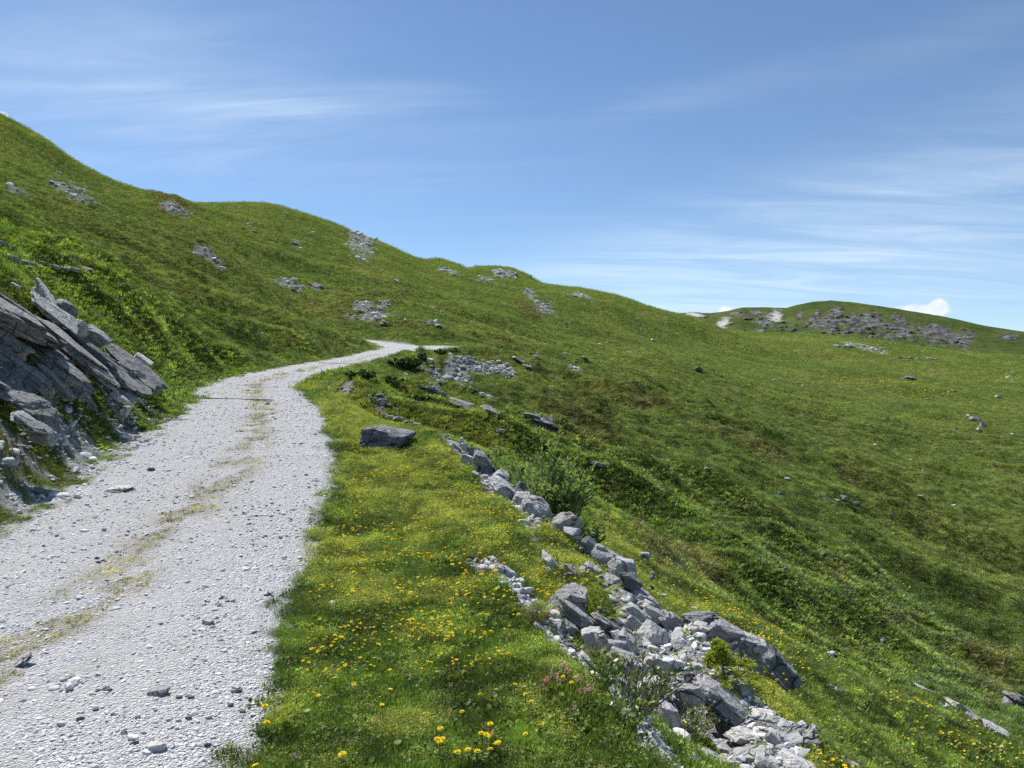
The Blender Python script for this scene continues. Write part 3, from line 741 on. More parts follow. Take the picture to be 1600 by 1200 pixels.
ff = np.stack([jj[:-1, :-1], jj[:-1, 1:], jj[1:, 1:], jj[1:, :-1]], -1).reshape(-1, 4)
m, nt_ = new_mat('far_mountain_turf_and_crags'); b = NB(nt_)
pos = b.n('ShaderNodeNewGeometry').outputs['Position']
g = b.ramp(b.noise(pos, .03, 5, .65), [(.32, (.060, .088, .026)), (.52, (.088, .118, .034)), (.68, (.125, .145, .050))])
g = b.mix(b.maprange(b.noise(pos, .14, 6, .75), .46, .70, 0, .55), g, (.042, .058, .026))
rk = b.ramp(b.noise(b.vscale(pos, (1.6, 1.6, .6)), .10, 7, .75), [(.32, (.022, .023, .025)), (.48, (.115, .115, .116)), (.63, (.28, .277, .27))])
rk = b.mix(b.attr('pale'), rk, (.66, .65, .62))
dots = b.maprange(b.noise(pos, .33, 5, .8), .60, .68, 0, .8)
c = b.mix(b.math('MULTIPLY', dots, b.attr('rubble')), g, (.42, .42, .41))
c = b.mix(b.attr('stone'), c, rk)
bm_ = b.n('ShaderNodeBump'); bm_.inputs['Strength'].default_value = 1.; bm_.inputs['Distance'].default_value = 4.5
b.lk(b.noise(pos, .12, 7, .7), bm_.inputs['Height'])
p = b.n('ShaderNodeBsdfDiffuse'); b.lk(c, p.inputs[0]); b.lk(bm_.outputs[0], p.inputs['Normal'])
o_ = b.n('ShaderNodeOutputMaterial'); b.lk(p.outputs[0], o_.inputs[0])
fme = mesh_np('mountain_mesh', np.stack([fx, fy, fz], -1).reshape(-1, 3), ff, m, True)
fattr(fme, 'stone', crag_m); fattr(fme, 'pale', pale * .8); fattr(fme, 'rubble', sstep(.15, .6, crag))
tag(obj('mountain', fme), kind='structure')

# ------------------------------------------------------------------ rocks
_ico = {}
def ico(sub):
    if sub not in _ico:
        bm = bmesh.new(); bmesh.ops.create_icosphere(bm, subdivisions=sub, radius=1)
        v = np.array([tuple(x.co) for x in bm.verts]); f = np.array([[q.index for q in fa.verts] for fa in bm.faces]); bm.free()
        _ico[sub] = (v, f)
    return _ico[sub]
def rock_mesh(name, seed, kind, sub, mat):
    """angular stone filling the unit box, cut by random planes and weathered"""
    r = np.random.default_rng(seed)
    d, f = ico(sub)
    pl = []
    ax = np.eye(3)
    if kind != 'round':
        for a in ax:
            for s in (1, -1):
                n = a * s + r.normal(0, .22, 3); pl.append((n / np.linalg.norm(n), r.uniform(.8, 1.0)))
        for _ in range(6 if sub < 4 else 10):
            n = r.normal(0, 1, 3); pl.append((n / np.linalg.norm(n), r.uniform(.95, 1.25)))
    else:
        for _ in range(26):
            n = r.normal(0, 1, 3); pl.append((n / np.linalg.norm(n), r.uniform(.86, 1.06)))
    rad = np.full(len(d), 1.7)
    for n, q in pl:
        dn = d @ n
        rad = np.where(dn > .02, np.minimum(rad, q / np.maximum(dn, .02)), rad)
    p = d * rad[:, None]
    lo, hi = p.min(0), p.max(0); p = (p - (lo + hi) / 2) / (hi - lo)
    sd = seed % 97
    # chipped surface
    nz = perlin(p[:, 0] * 4 + p[:, 2] * 2.7, p[:, 1] * 4 - p[:, 2] * 3.1, sd) * .6 + perlin(p[:, 0] * 9 - p[:, 2] * 7, p[:, 1] * 9 + p[:, 2] * 6, sd + 3) * .35
    if sub >= 4: nz = nz - .5 * np.abs(perlin(p[:, 0] * 6 + p[:, 2] * 5, p[:, 1] * 6 - p[:, 2] * 4, sd + 7)) + perlin(p[:, 0] * 20 + p[:, 2] * 13, p[:, 1] * 20 - p[:, 2] * 17, sd + 5) * .2
    amp = {'block': .065, 'round': .07, 'slab': .05, 'layer': .055}[kind]
    nv = d / np.linalg.norm(d, axis=1)[:, None]
    p = p + nv * (nz * amp)[:, None]
    if kind in ('slab', 'layer'):
        L = 7 if kind == 'layer' else 5
        lay = np.floor(p[:, 2] * L + .5 * perlin(p[:, 0] * 3, p[:, 1] * 3, sd + 9)).astype(int)
        off = r.uniform(-.09, .07, 64)[(lay + 32) % 64] * (1.3 if kind == 'layer' else .8)
        sh = r.uniform(-.05, .05, (64, 2))[(lay + 32) % 64]
        p[:, :2] = p[:, :2] * (1 + off)[:, None] + sh
    lo, hi = p.min(0), p.max(0); p = (p - (lo + hi) / 2) / (hi - lo)
    me = mesh_np(name, p, f, mat, True)
    try: me.set_sharp_from_angle(angle=math.radians(28))
    except Exception: pass
    return me
KSHAPE = {'L': 'block', 'M': 'block', 'S': 'slab', 'D': 'layer', 'F': 'layer'}
_seed = [1000]
LATER = ('pale outcrop stones on the hillside',)
built = []
def dwall(px, py):
    pts = np.array(INNER + CREST, float)
    w_ = 1 / (((pts[:, 0] - px) ** 2 + (pts[:, 1] - py) ** 2) + 60) ** 1.3
    return float(math.exp((w_ * np.log(pts[:, 2])).sum() / w_.sum()))
def rock(px, py, w, h, kind, tilt, label, group=None, name='rock', d=None, cat='rock', shape=None, deep=.8, yaw=None, sub=None, pitch=None, parent=None, hmul=1., mesh=None):
    """w x h: extent in photograph pixels of the stone as it lies (along and across its tilt)"""
    _seed[0] += 1; sd = _seed[0]; r = random.Random(sd)
    if d is None:
        x, y, z = hit(px, py + h * .3); dd = y
    else: dd = d
    x, y, z = px2w(px, py, dd)
    for _ in range(40):                                   # a stone may not vanish in the ground
        if ground(x, y) < z + h / F * dd * .15: break
        dd *= .985; x, y, z = px2w(px, py, dd)
    W_, H_ = w / F * dd, h / F * dd * hmul
    D_ = W_ * deep if deep * W_ > H_ * .7 else H_ * .9
    gap = (z - H_ / 2) - ground(x, y)
    if gap > -.08 * H_ and abs(tilt) < 30:                        # let it reach down to what carries it
        ex = min(gap + .12 * H_, 1.1 * H_)
        if mesh is not None: ex = min(ex, .35 * H_)
        z -= ex / 2; H_ += ex
    pooled = mesh is not None
    if mesh is None:
        px_size = max(w, h)
        sb = sub or (5 if px_size > 60 else 4 if px_size > 17 else 3)
        mesh = rock_mesh(name, sd, shape or KSHAPE[kind], sb, ROCKMAT[kind])
    o = obj(name, mesh, parent)
    yw = math.radians(r.uniform(-25, 25)) if yaw is None else math.radians(yaw)
    pt = math.radians(r.uniform(-10, 10)) if pitch is None else math.radians(pitch)
    R = Matrix.Rotation(math.radians(tilt), 4, 'Y') @ Matrix.Rotation(pt, 4, 'X') @ Matrix.Rotation(yw, 4, 'Z')
    S = Matrix.Diagonal((W_, D_, H_, 1))
    loc = Vector((x, y, z))
    if parent: loc = loc - parent.location
    o.matrix_local = Matrix.Translation(loc) @ R @ S
    # object coordinates used by the stone textures are unit sized, so bake the size into own meshes
    if not pooled:
        mesh.transform(S); o.matrix_local = Matrix.Translation(loc) @ R
    if label: tag(o, label, cat, group)
    return o
WG = 'stones of the collapsed bank wall'
def wl(px, py, w, h, k, t, label, **kw):
    kw.setdefault('d', dwall(px, py + h * .2)); kw.setdefault('group', WG)
    f_ = 1.30 if w < 50 else 1.12 if w < 60 else 1.0
    return rock(px, py, w * f_, h * f_, k, t, label, **kw)
# the boulder on the verge
rock(604, 683, 76, 32, 'D', 3, 'big flat topped slate boulder lying alone on the grass verge by the track', name='boulder', cat='boulder', shape='block', deep=.85, yaw=-14, pitch=3, d=12.9)
# the bank wall from its far end towards the viewer
wl(717, 705, 34, 14, 'L', 38, 'smooth pale grey slab at the far upper end of the stone bank')
wl(724, 697, 12, 9, 'L', 0, 'small white stone at the very top of the stone bank')
wl(740, 707, 24, 15, 'D', 20, 'small dark grey boulder near the far end of the stone bank')
wl(752, 716, 26, 15, 'S', 38, 'grey slate slab behind the dark stone near the far end of the bank')
wl(738, 723, 30, 14, 'L', 28, 'pale sloping stone in front of the slate slab at the far end of the bank')
wl(763, 733, 18, 11, 'D', 15, 'dark block wedged in the upper part of the stone bank')
wl(764, 744, 28, 16, 'M', 30, 'mottled grey and white stone below the dark wedged block')
wl(783, 748, 22, 22, 'L', 30, 'rounded white stone above the long grey slab of the bank')
wl(789, 765, 48, 18, 'S', 36, 'long narrow grey slab beside the willow in the upper bank')
wl(812, 760, 14, 14, 'D', 10, 'dark peaked stone standing behind the long grey slab')
wl(808, 771, 16, 8, 'D', 5, 'flat black stone between the long slab and the white lump')
wl(816, 779, 28, 20, 'L', 25, 'white lumpy stone on top of the large grey bank boulder')
wl(806, 791, 26, 14, 'L', 20, 'flat pale stone at the grass edge left of the grey bank boulder')
wl(840, 796, 54, 34, 'S', 34, 'large rounded grey boulder in the stone bank below the willow', shape='round')
wl(851, 813, 30, 18, 'D', 24, 'dark block painting the shaded front face of the large grey bank boulder', shape='block')  # the boulder's shaded front, put in as a darker block
wl(884, 813, 36, 22, 'L', 18, 'white domed boulder beside the shaded front of the grey bank boulder', shape='round')
wl(872, 828, 18, 15, 'L', 40, 'small pale stone leaning under the white domed boulder')
wl(895, 833, 28, 17, 'S', 32, 'oval grey slate stone with a white streak below the domed boulder', shape='round')
wl(918, 849, 28, 17, 'D', 16, 'dark layered slate block in the middle of the stone bank')
wl(938, 860, 18, 14, 'M', 30, 'small black and white stone just below the layered slate block')
wl(945, 872, 38, 15, 'S', 22, 'smooth grey slab above the big angular bank block')
wl(969, 888, 36, 28, 'S', 18, 'big angular grey block with a black underside on the outer bank edge', shape='block')
wl(984, 900, 12, 14, 'L', 20, 'small white stone tucked under the big angular block')
wl(937, 884, 17, 11, 'L', 12, 'small white stone left of the big angular block')
wl(917, 896, 32, 20, 'S', -48, 'upright split grey slate leaning in the grassy gap of the bank')
wl(895, 894, 26, 14, 'L', 40, 'white angular stone at the grassy ledge beside the upright slate')
wl(891, 898, 20, 7, 'D', 10, 'thin dark stone poking from the grassy ledge')
wl(951, 894, 30, 20, 'M', 28, 'rounded grey stone between the upright slate and the angular block', shape='round')
wl(942, 906, 30, 14, 'S', 20, 'low grey slab above the fern clump')
wl(861, 882, 38, 15, 'L', 50, 'white weathered stone beside the bare brown earth on the ledge')
wl(984, 909, 32, 17, 'D', 30, 'dark creviced slate behind the pinkish white boulder')
wl(964, 921, 42, 26, 'L', 58, 'tall pinkish white boulder right of the fern clump', shape='round')
wl(985, 936, 32, 15, 'L', 22, 'white wedge shaped stone below the pinkish white boulder')
wl(1004, 933, 48, 13, 'S', 28, 'long smooth slate slab on the outer edge below the pinkish boulder')
wl(889, 932, 54, 30, 'L', 18, 'large white cracked boulder at the top of the lower rubble slope', sub=5)
wl(898, 962, 58, 24, 'M', 34, 'broken grey layers under the large white cracked boulder', shape='layer', sub=5)
wl(880, 983, 30, 26, 'M', 40, 'grey rounded stone at the turf edge under the broken layers', shape='round')
wl(945, 976, 66, 22, 'M', 36, 'long lichen stained ridge of rock running down the middle of the rubble', shape='layer', sub=5)
wl(928, 995, 26, 26, 'L', 65, 'white upright stone with dark seams below the lichen stained ridge')
wl(975, 1000, 34, 20, 'M', 38, 'dark lichened end of the rock ridge in the rubble')
wl(957, 1008, 38, 17, 'S', 14, 'flat bottomed grey block under the rock ridge', shape='block')
wl(940, 1001, 26, 16, 'L', 68, 'narrow pale stone standing left of the flat bottomed block')
wl(941, 957, 18, 10, 'L', 25, 'little white stone under the fern fronds')
wl(1016, 946, 20, 10, 'L', 30, 'small white stone at the lower tip of the long slate slab')
wl(992, 960, 38, 20, 'S', 28, 'smooth grey slab facing the fern clump')
wl(1007, 962, 28, 9, 'L', 58, 'white strip of stone beside the smooth grey slab')
wl(1022, 966, 34, 26, 'L', 35, 'pale grey facetted block left of the great slate slab')
wl(1054, 975, 66, 26, 'S', 47, 'great blue grey slate slab sloping down the outer side of the rubble', sub=5, deep=.5)
wl(1037, 968, 15, 13, 'D', 20, 'small black lump lodged against the great slate slab')  # small dark lump beside the slab
wl(998, 985, 40, 22, 'L', 32, 'grey white block with a black gap beneath it in the rubble')
wl(970, 979, 28, 17, 'L', 35, 'bright white angular stone above the rock ridge end')
wl(984, 995, 28, 13, 'L', 45, 'bright white splinter right of the rock ridge end')
wl(1022, 1005, 64, 52, 'L', 38, 'big pebbly white boulder in the centre of the rubble slope', sub=5, shape='round')
wl(1050, 990, 24, 22, 'L', 45, 'pale stone between the pebbly boulder and the slate slab')
wl(1063, 1016, 30, 16, 'L', 62, 'brownish white stone on the lower right of the pebbly boulder')
wl(982, 1037, 66, 24, 'L', 22, 'wide white sloping slab above the bare twiggy shrub', sub=5)
wl(1030, 1044, 44, 24, 'L', 18, 'white block right of the wide white slab behind the twigs')
wl(1072, 1036, 42, 26, 'L', 30, 'crumbly pale rock with dark chips left of the young spruce')
wl(1012, 1066, 30, 18, 'L', 20, 'half hidden white stone behind the bare twigs')
wl(1097, 966, 60, 19, 'D', -4, 'dark ragged slate slab perched above the grey block on the right', d=6.2, shape='layer', sub=5)
wl(1096, 986, 38, 24, 'L', 12, 'pale domed stone under the dark ragged slab', d=6.0, shape='round')
wl(1088, 999, 14, 12, 'L', 0, 'small white stone at the foot of the pale domed stone', d=5.95)
wl(1102, 1008, 16, 8, 'L', 8, 'flat white chip below the pale domed stone', d=5.9)
wl(1156, 1022, 92, 70, 'S', 28, 'largest blue grey slate block standing behind the young spruce', d=5.85, shape='layer', sub=5, deep=.55, yaw=14)
wl(1150, 987, 84, 14, 'S', 29, 'thin slate sheet capping the largest slate block', d=5.9, deep=.6, yaw=14)
wl(1219, 1046, 74, 34, 'D', 49, 'pointed dark slate block at the right tip of the slate group', d=5.55, sub=5, deep=.6)
wl(1160, 1045, 20, 11, 'L', 0, 'small pale stone in the spruce branches under the slate block', d=5.4)
wl(1163, 1085, 22, 18, 'L', 25, 'white cracked stone in the leafy plants right of the young spruce', d=5.15)
wl(1079, 1086, 38, 32, 'L', 40, 'white domed rock on top of the overhanging slab beside the twigs', d=4.85, shape='round')
wl(1130, 1098, 110, 34, 'S', 33, 'great overhanging slab with a splintered face above the dark hollow', d=5.0, sub=5, deep=.8, shape='layer')
wl(1140, 1120, 62, 22, 'D', 8, 'dark block painting the shade below the splintered overhanging slab', d=5.0, shape='layer', sub=5)  # dark material stands in for the shade beneath the overhang
wl(1044, 1124, 70, 28, 'S', 74, 'upright grey slab forming the left wall of the dark hollow', d=4.55, shape='block', sub=5)
wl(1066, 1165, 30, 20, 'L', 50, 'rounded white stone at the foot of the upright slab', d=4.4, shape='round')
wl(1076, 1138, 26, 20, 'M', 65, 'grey stone in the mouth of the dark hollow', d=4.6, shape='round')
wl(1168, 1154, 66, 28, 'L', 16, 'pale block half in shadow right of the dark hollow', d=4.75, sub=5)
wl(1130, 1168, 30, 16, 'S', 10, 'shadowed stone on the floor of the dark hollow', d=4.6)
wl(1206, 1130, 60, 30, 'L', 22, 'pale fractured boulder above the lowest rubble on the right', d=4.95, sub=5)
wl(1192, 1118, 34, 14, 'L', 12, 'pale ledge stone at the upper edge of the fractured boulder', d=5.05)
wl(1218, 1164, 46, 28, 'M', 26, 'angular block with two dark faces in front of the grey wedge', d=4.75)
wl(1252, 1158, 60, 32, 'M', -18, 'light grey wedge of rock at the lower right end of the rubble', d=4.85, sub=5)
wl(1169, 1182, 52, 24, 'L', -12, 'cream coloured broken stone at the bottom of the rubble', d=4.45)
wl(1113, 1186, 36, 16, 'S', 30, 'smooth grey slab with an orange flower at its edge', d=4.35)
wl(1198, 1196, 40, 20, 'L', 20, 'rough whitish stone at the bottom edge below the angular block', d=4.5)
wl(1248, 1194, 60, 20, 'L', 22, 'long pale rubble stone at the bottom right end of the bank', d=4.65)
wl(1085, 1196, 26, 20, 'L', 40, 'creamy stone at the bottom edge left of the smooth grey slab', d=4.2)
wl(1032, 1172, 44, 11, 'L', 50, 'narrow pale stone strip running down below the twigs', d=4.15)
wl(1140, 1196, 26, 16, 'M', 10, 'small grey stone at the bottom edge below the cream broken stone', d=4.3)
EARLY = []
def SMALL_E(*a, **k): EARLY.append((a, k))
# pebbly line at the turf edge of the ledge
edge_line = [(758, 886), (772, 892), (790, 897), (808, 906), (818, 922), (830, 936), (846, 948), (858, 962), (872, 985), (884, 1002), (898, 1016), (912, 1030), (925, 1042), (938, 1056)]
el_t = np.linspace(0, len(edge_line) - 1, 100)
pool = {k: [rock_mesh('stone', 700 + 13 * i + ord(k), 'block' if k != 'S' else 'slab', 3, ROCKMAT[k]) for i in range(5)] for k in 'LMSD'}
for me_ in [q for v in pool.values() for q in v]: me_.use_fake_user = False
rr_ = random.Random(5)
rock(792, 893, 34, 11, 'S', 32, 'smooth grey stone at the upper end of the gravelly turf edge', d=6.3, group=None)
rock(850, 985, 40, 10, 'M', 40, 'flat grey stone in the middle of the gravelly turf edge', d=5.2)
rock(985, 1075, 46, 12, 'L', 48, 'pale flat stone where the turf edge meets the twiggy shrub', d=4.6)
rock(925, 1038, 60, 9, 'L', 46, 'long thin pale stone edging the dark green turf', d=4.75)
for t_ in el_t:
    qx = np.interp(t_, range(len(edge_line)), [e[0] for e in edge_line]) + rr_.gauss(0, 9); qy = np.interp(t_, range(len(edge_line)), [e[1] for e in edge_line]) + rr_.gauss(0, 7)
    s_r = rr_.uniform(6, 15); k_r = rr_.choice('LLLLMMS')
    SMALL_E(qx, qy, s_r, s_r * rr_.uniform(.45, .75), k_r, rr_.uniform(-20, 45), 'small pale stone in the gravelly turf edge beside the dark green grass', 'pebbles along the turf edge', 'stone', cat='stone', mesh=rr_.choice(pool[k_r]), d=min(hit(qx, qy)[1], dwall(qx, qy) * 1.12))
# rubble between the wall stones
wall_line = [(705, 692), (740, 715), (775, 752), (810, 782), (850, 812), (900, 850), (940, 880), (975, 910), (1000, 950), (1040, 1000), (1075, 1050), (1120, 1150), (1200, 1180)]
for t_ in np.linspace(0, len(wall_line) - 1, 130):
    qx = np.interp(t_, range(len(wall_line)), [e[0] for e in wall_line]) + rr_.gauss(0, 14 + 2.2 * t_) - 1.2 * t_; qy = np.interp(t_, range(len(wall_line)), [e[1] for e in wall_line]) + rr_.gauss(0, 7 + 1.5 * t_)
    s_r = rr_.uniform(5, 9) + rr_.random() * t_ * .9; k_r = rr_.choice('LLLLMMSD')
    dd_ = dwall(qx, qy) * 1.01
    gz = px2w(qx, qy, dd_); 
    SMALL_E(qx, qy, s_r, s_r * rr_.uniform(.5, .8), k_r, rr_.uniform(-20, 50), 'small broken stone wedged between the larger stones of the bank', 'rubble between the bank stones', 'stone', cat='stone', mesh=rr_.choice(pool[k_r]), d=dd_)
# stones out on the slope beyond the bank
rock(1005, 871, 21, 19, 'S', 8, 'lone grey block in the grass just beyond the stone bank', shape='block')
rock(1036, 931, 14, 8, 'L', 10, 'small white stone in the grass beside the long slate slab')
rock(1082, 952, 16, 8, 'L', 0, 'small pale stone in the grass behind the dark ragged slab')
rock(1060, 885, 24, 5, 'L', 28, 'thin pale stone lying in the grass right of the lone grey block')
LG = 'low rock ledge in the right hand slope'
for a in [(1440, 1077, 44, 10, 'L', 26, 'pale ledge rock at the upper left end of the low rock rib'), (1477, 1091, 10, 6, 'L', 20, 'tiny stone in the gap of the low rock rib'), (1500, 1106, 40, 12, 'L', 30, 'pale ledge rock in the middle of the low rock rib'),
          (1522, 1123, 28, 14, 'M', 32, 'rough grey ledge rock below the middle of the low rock rib'), (1556, 1141, 48, 12, 'L', 26, 'long pale ledge rock at the lower right end of the low rock rib'), (1562, 1168, 10, 6, 'L', 0, 'small white stone below the low rock rib')]:
    rock(*a, group=LG)
rock(1588, 1098, 46, 30, 'M', 26, 'grey boulder at the right edge beside the dark hollow', shape='layer', sub=5)
rock(1322, 1197, 44, 12, 'L', 10, 'flat white rock at the bottom edge in the long grass')
for i, (x_, y_, w_, h_) in enumerate([(1320, 778, 13, 7), (1338, 786, 10, 5), (1308, 782, 10, 4), (1438, 775, 9, 4), (1230, 748, 9, 4), (1104, 732, 9, 5), (1030, 728, 8, 4), (1560, 620, 10, 4)]):
    rock(x_, y_, w_, h_, 'L', 10, 'pale stone scattered alone on the green slope right of the bank', 'stones scattered on the right slope', 'stone', cat='stone', mesh=rr_.choice(pool['L']))
rock(1090, 577, 18, 7, 'D', 3, 'single dark boulder on the far meadow beyond the heath ridge', name='boulder', cat='boulder', shape='round', sub=4)
rock(1421, 590, 18, 6, 'D', 2, 'low dark boulder in the yellow flowered far meadow', name='boulder', cat='boulder', shape='round', sub=4)
for x_, y_, w_, h_ in [(1524, 655, 16, 8), (1535, 664, 10, 9), (1515, 650, 10, 5), (1530, 671, 8, 6)]:
    rock(x_, y_, w_, h_, 'M', 25, 'grey rock in the small gully on the far right meadow', 'rocks in the far gully', mesh=rr_.choice(pool['M']))
# behind the verge boulder
for i, (x_, y_, w_, h_) in enumerate([(612, 652, 16, 6), (624, 655, 22, 8), (640, 660, 22, 7), (652, 663, 14, 6), (600, 648, 10, 5)]):
    rock(x_, y_, w_, h_, 'L', 14, 'pale stone in the row behind the big verge boulder', 'row of stones behind the boulder', 'stone', cat='stone', mesh=rr_.choice(pool['L']))
# rocks in the bank under the bend of the track
SMALL = []
def rock_later(*a, **k): SMALL.append((a, k))
def cluster(n, px, py, w, h, smin, smax, kinds, label, group, rot=0., flat=(.35, .6), tilt=(-10, 30), cat='rock', name='rock', hm=1.):
    done = 0
    for _ in range(n):
        a, q = rr_.uniform(0, 2 * PI), math.sqrt(rr_.random())
        dx, dy = w / 2 * q * math.cos(a), h / 2 * q * math.sin(a)
        qx = px + dx * math.cos(rot) - dy * math.sin(rot); qy = py + dx * math.sin(rot) + dy * math.cos(rot)
        s = smin + (smax - smin) * rr_.random() ** 2.2; k = rr_.choice(kinds)
        (rock_later if name == 'stone' or group in LATER else rock)(qx, qy, s, s * rr_.uniform(*flat), k, rr_.uniform(*tilt), label, group, name, cat=cat, mesh=rr_.choice(pool[k]), hmul=hm)
cluster(14, 535, 606, 46, 20, 6, 15, 'LMM', 'grey rubble stone in the bank just under the bend of the track', 'rubble under the bend')
cluster(12, 590, 622, 26, 34, 5, 13, 'LMM', 'pale rubble stone in the bank between the bend and the verge boulder', 'rubble above the boulder', .9)
cluster(9, 606, 632, 30, 8, 5, 11, 'LM', 'pale stone in the lower streak of rubble above the boulder', 'lower rubble streak', .5)
rock(672, 563, 13, 9, 'L', 25, 'pale round boulder on the bank right of the dark bush')
rock(635, 588, 12, 8, 'L', 55, 'pale leaf shaped stone just below the dark bush')
cluster(22, 678, 583, 50, 22, 6, 15, 'LMMD', 'grey rock in the rocky bank between the dark bush and the scree', 'rocky bank by the bush', .5)
cluster(95, 745, 571, 74, 22, 4, 10, 'LLMS', 'pale stone in the scree tongue below the upper track', 'stones of the scree tongue', .25, (.5, .8), cat='stone', name='stone')
cluster(60, 787, 578, 50, 20, 4, 9, 'LLMS', 'pale stone in the right hand lobe of the scree below the upper track', 'stones of the right scree lobe', .45, (.5, .8), cat='stone', name='stone')
cluster(40, 718, 591, 46, 22, 4, 10, 'LLM', 'stone in the lower lobe of the scree below the upper track', 'stones of the lower scree lobe', .5, (.5, .8), cat='stone', name='stone')
LD = 'slate ledges in the slope below the scree'
for a in [(660, 604, 14, 5, 'L', 8, 'small white ledge stone left above the slate ledges'), (676, 609, 26, 6, 'M', 20, 'uppermost thin slate ledge in the slope below the scree'), (690, 617, 20, 8, 'D', 24, 'short dark ledge under the uppermost slate ledge'), (722, 629, 44, 7, 'M', 17, 'long flat slate ledge with a dark underside'), (722, 634, 46, 7, 'D', 17, 'dark slab painting the shade under the long flat ledge'),  # shaded underside of the long ledge is put in as a dark slab
          (762, 637, 26, 6, 'M', 18, 'pale ledge stone right of the long flat slate ledge'), (770, 644, 26, 7, 'M', 22, 'lower ledge stone right of the long flat slate ledge'), (832, 650, 34, 6, 'M', 16, 'ledge rock halfway between scree and willow'), (858, 663, 36, 6, 'M', 24, 'sloping ledge rock above the willow tip'), (846, 660, 30, 8, 'D', 20, 'dark ledge rock above the willow tip'),
          (783, 673, 14, 6, 'L', 10, 'small white stone below the slate ledges'), (822, 686, 18, 7, 'D', 15, 'dark stone in the slope left of the willow tip'), (934, 725, 24, 8, 'D', 15, 'dark ledge right of the willow bush'), (948, 726, 10, 6, 'M', 12, 'small grey stone on the dark ledge right of the willow'),
          (757, 617, 18, 6, 'L', 20, 'white stone at the lower tip of the scree'), (768, 622, 20, 7, 'L', 25, 'pale stone below the lower tip of the scree'), (740, 609, 16, 5, 'L', 15, 'white stone under the middle of the scree'), (810, 562, 22, 5, 'L', 28, 'pale rock streak right of the upper scree'), (825, 572, 16, 4, 'L', 20, 'second pale streak right of the upper scree')]:
    rock(*a, group=LD, cat='rock', name='rock')
# ------------------------------------------------------------------ outcrops far up the hillside
HG = 'pale outcrop stones on the hillside'
H_ = [(10, 120, 305, 44, 18, .75, 'stone of the white outcrop high on the left hillside'), (12, 105, 293, 60, 12, .4, 'stone above the white outcrop high on the left hillside'), (8, 30, 303, 40, 8, .3, 'stone of the small white streak at the left edge of the hillside'),
      (16, 272, 321, 44, 16, .35, 'rock of the grey crag under the left skyline'), (14, 452, 447, 46, 12, .35, 'stone of the white patch halfway up the hillside'), (6, 492, 446, 24, 5, .3, 'stone of the little streak right of the white patch'),
      (12, 320, 392, 50, 14, .5, 'stone in the scattered line across the left hillside'), (8, 340, 417, 26, 8, .4, 'stone at the lower end of the scattered line on the left hillside'), (4, 463, 379, 16, 5, .2, 'stone of the little white spot under the skyline'),
      (16, 580, 498, 90, 12, .15, 'rock in the broken band on the slope left above the upper track'), (8, 560, 480, 70, 14, .2, 'rock above the broken band left of the upper track'), (6, 602, 474, 24, 7, .2, 'white stone above the broken band left of the upper track'),
      (7, 678, 506, 40, 5, .32, 'rock of the white streak above the upper track'), (14, 786, 430, 46, 12, .1, 'rock on the round top in the middle of the skyline'), (8, 760, 440, 40, 8, .1, 'rock on the flank of the round middle top'),
      (14, 565, 372, 60, 12, .5, 'rock along the skyline edge of the middle hill'), (10, 700, 422, 40, 10, .4, 'rock on the shoulder left of the round middle top'), (8, 850, 480, 40, 24, .7, 'rock in the gully under the middle skyline'), (8, 826, 455, 30, 8, .1, 'rock right below the round middle top'),
      (8, 905, 462, 50, 8, .1, 'rock on the grassy back right of the middle skyline'), (24, 1345, 541, 90, 12, .08, 'white stone in the scatter under the far mountain'), (8, 1400, 560, 60, 6, .05, 'white stone in the lower scatter under the far mountain'), (5, 1445, 560, 30, 4, 0, 'white stone at the right end of the far scatter'),
      (10, 880, 560, 110, 20, .1, 'pale stone scattered right of the upper track'), (10, 1000, 540, 160, 30, .05, 'pale stone scattered on the far green meadow'), (14, 1330, 620, 380, 70, .05, 'pale stone scattered on the broad far right meadow'), (6, 900, 578, 40, 6, .1, 'white stone of the little streak on the meadow right of the scree'), (5, 910, 560, 30, 4, .0, 'white stone of the small row beyond the scree'),
      (6, 390, 350, 60, 20, .3, 'tiny rock dotted under the left middle skyline'), (6, 80, 260, 100, 30, .5, 'tiny rock dotted on the steep left hill'), (8, 620, 460, 160, 40, .3, 'small rock dotted on the slope above the upper track')]
for n_, px_, py_, w_, h_, rot_, lab_ in H_:
    cluster(n_, px_, py_, w_, h_, 3.2, 13, 'LLLL' if 'crag' not in lab_ else 'LMM', lab_, HG, rot_, (.16, .34), (-5, 25), hm=1.0)
# row of stones on the meadow edge at the far left
for i, (x_, y_, w_, h_, k_r) in enumerate([(6, 400, 18, 9, 'L'), (22, 404, 20, 8, 'L'), (38, 410, 18, 8, 'L'), (50, 412, 16, 6, 'M'), (66, 411, 22, 6, 'L'), (84, 417, 20, 8, 'L'), (100, 420, 24, 8, 'L'), (114, 421, 20, 8, 'L'), (133, 421, 24, 9, 'M'), (45, 417, 18, 5, 'L'), (5, 381, 14, 8, 'L'), (22, 388, 9, 7, 'L'), (29, 397, 8, 5, 'L'), (42, 401, 10, 4, 'L')]):
    rock(x_, y_, w_, h_, k_r, 15, 'pale stone in the row along the meadow above the rock face', 'row of stones above the rock face', 'stone', cat='stone', mesh=rr_.choice(pool[k_r]))

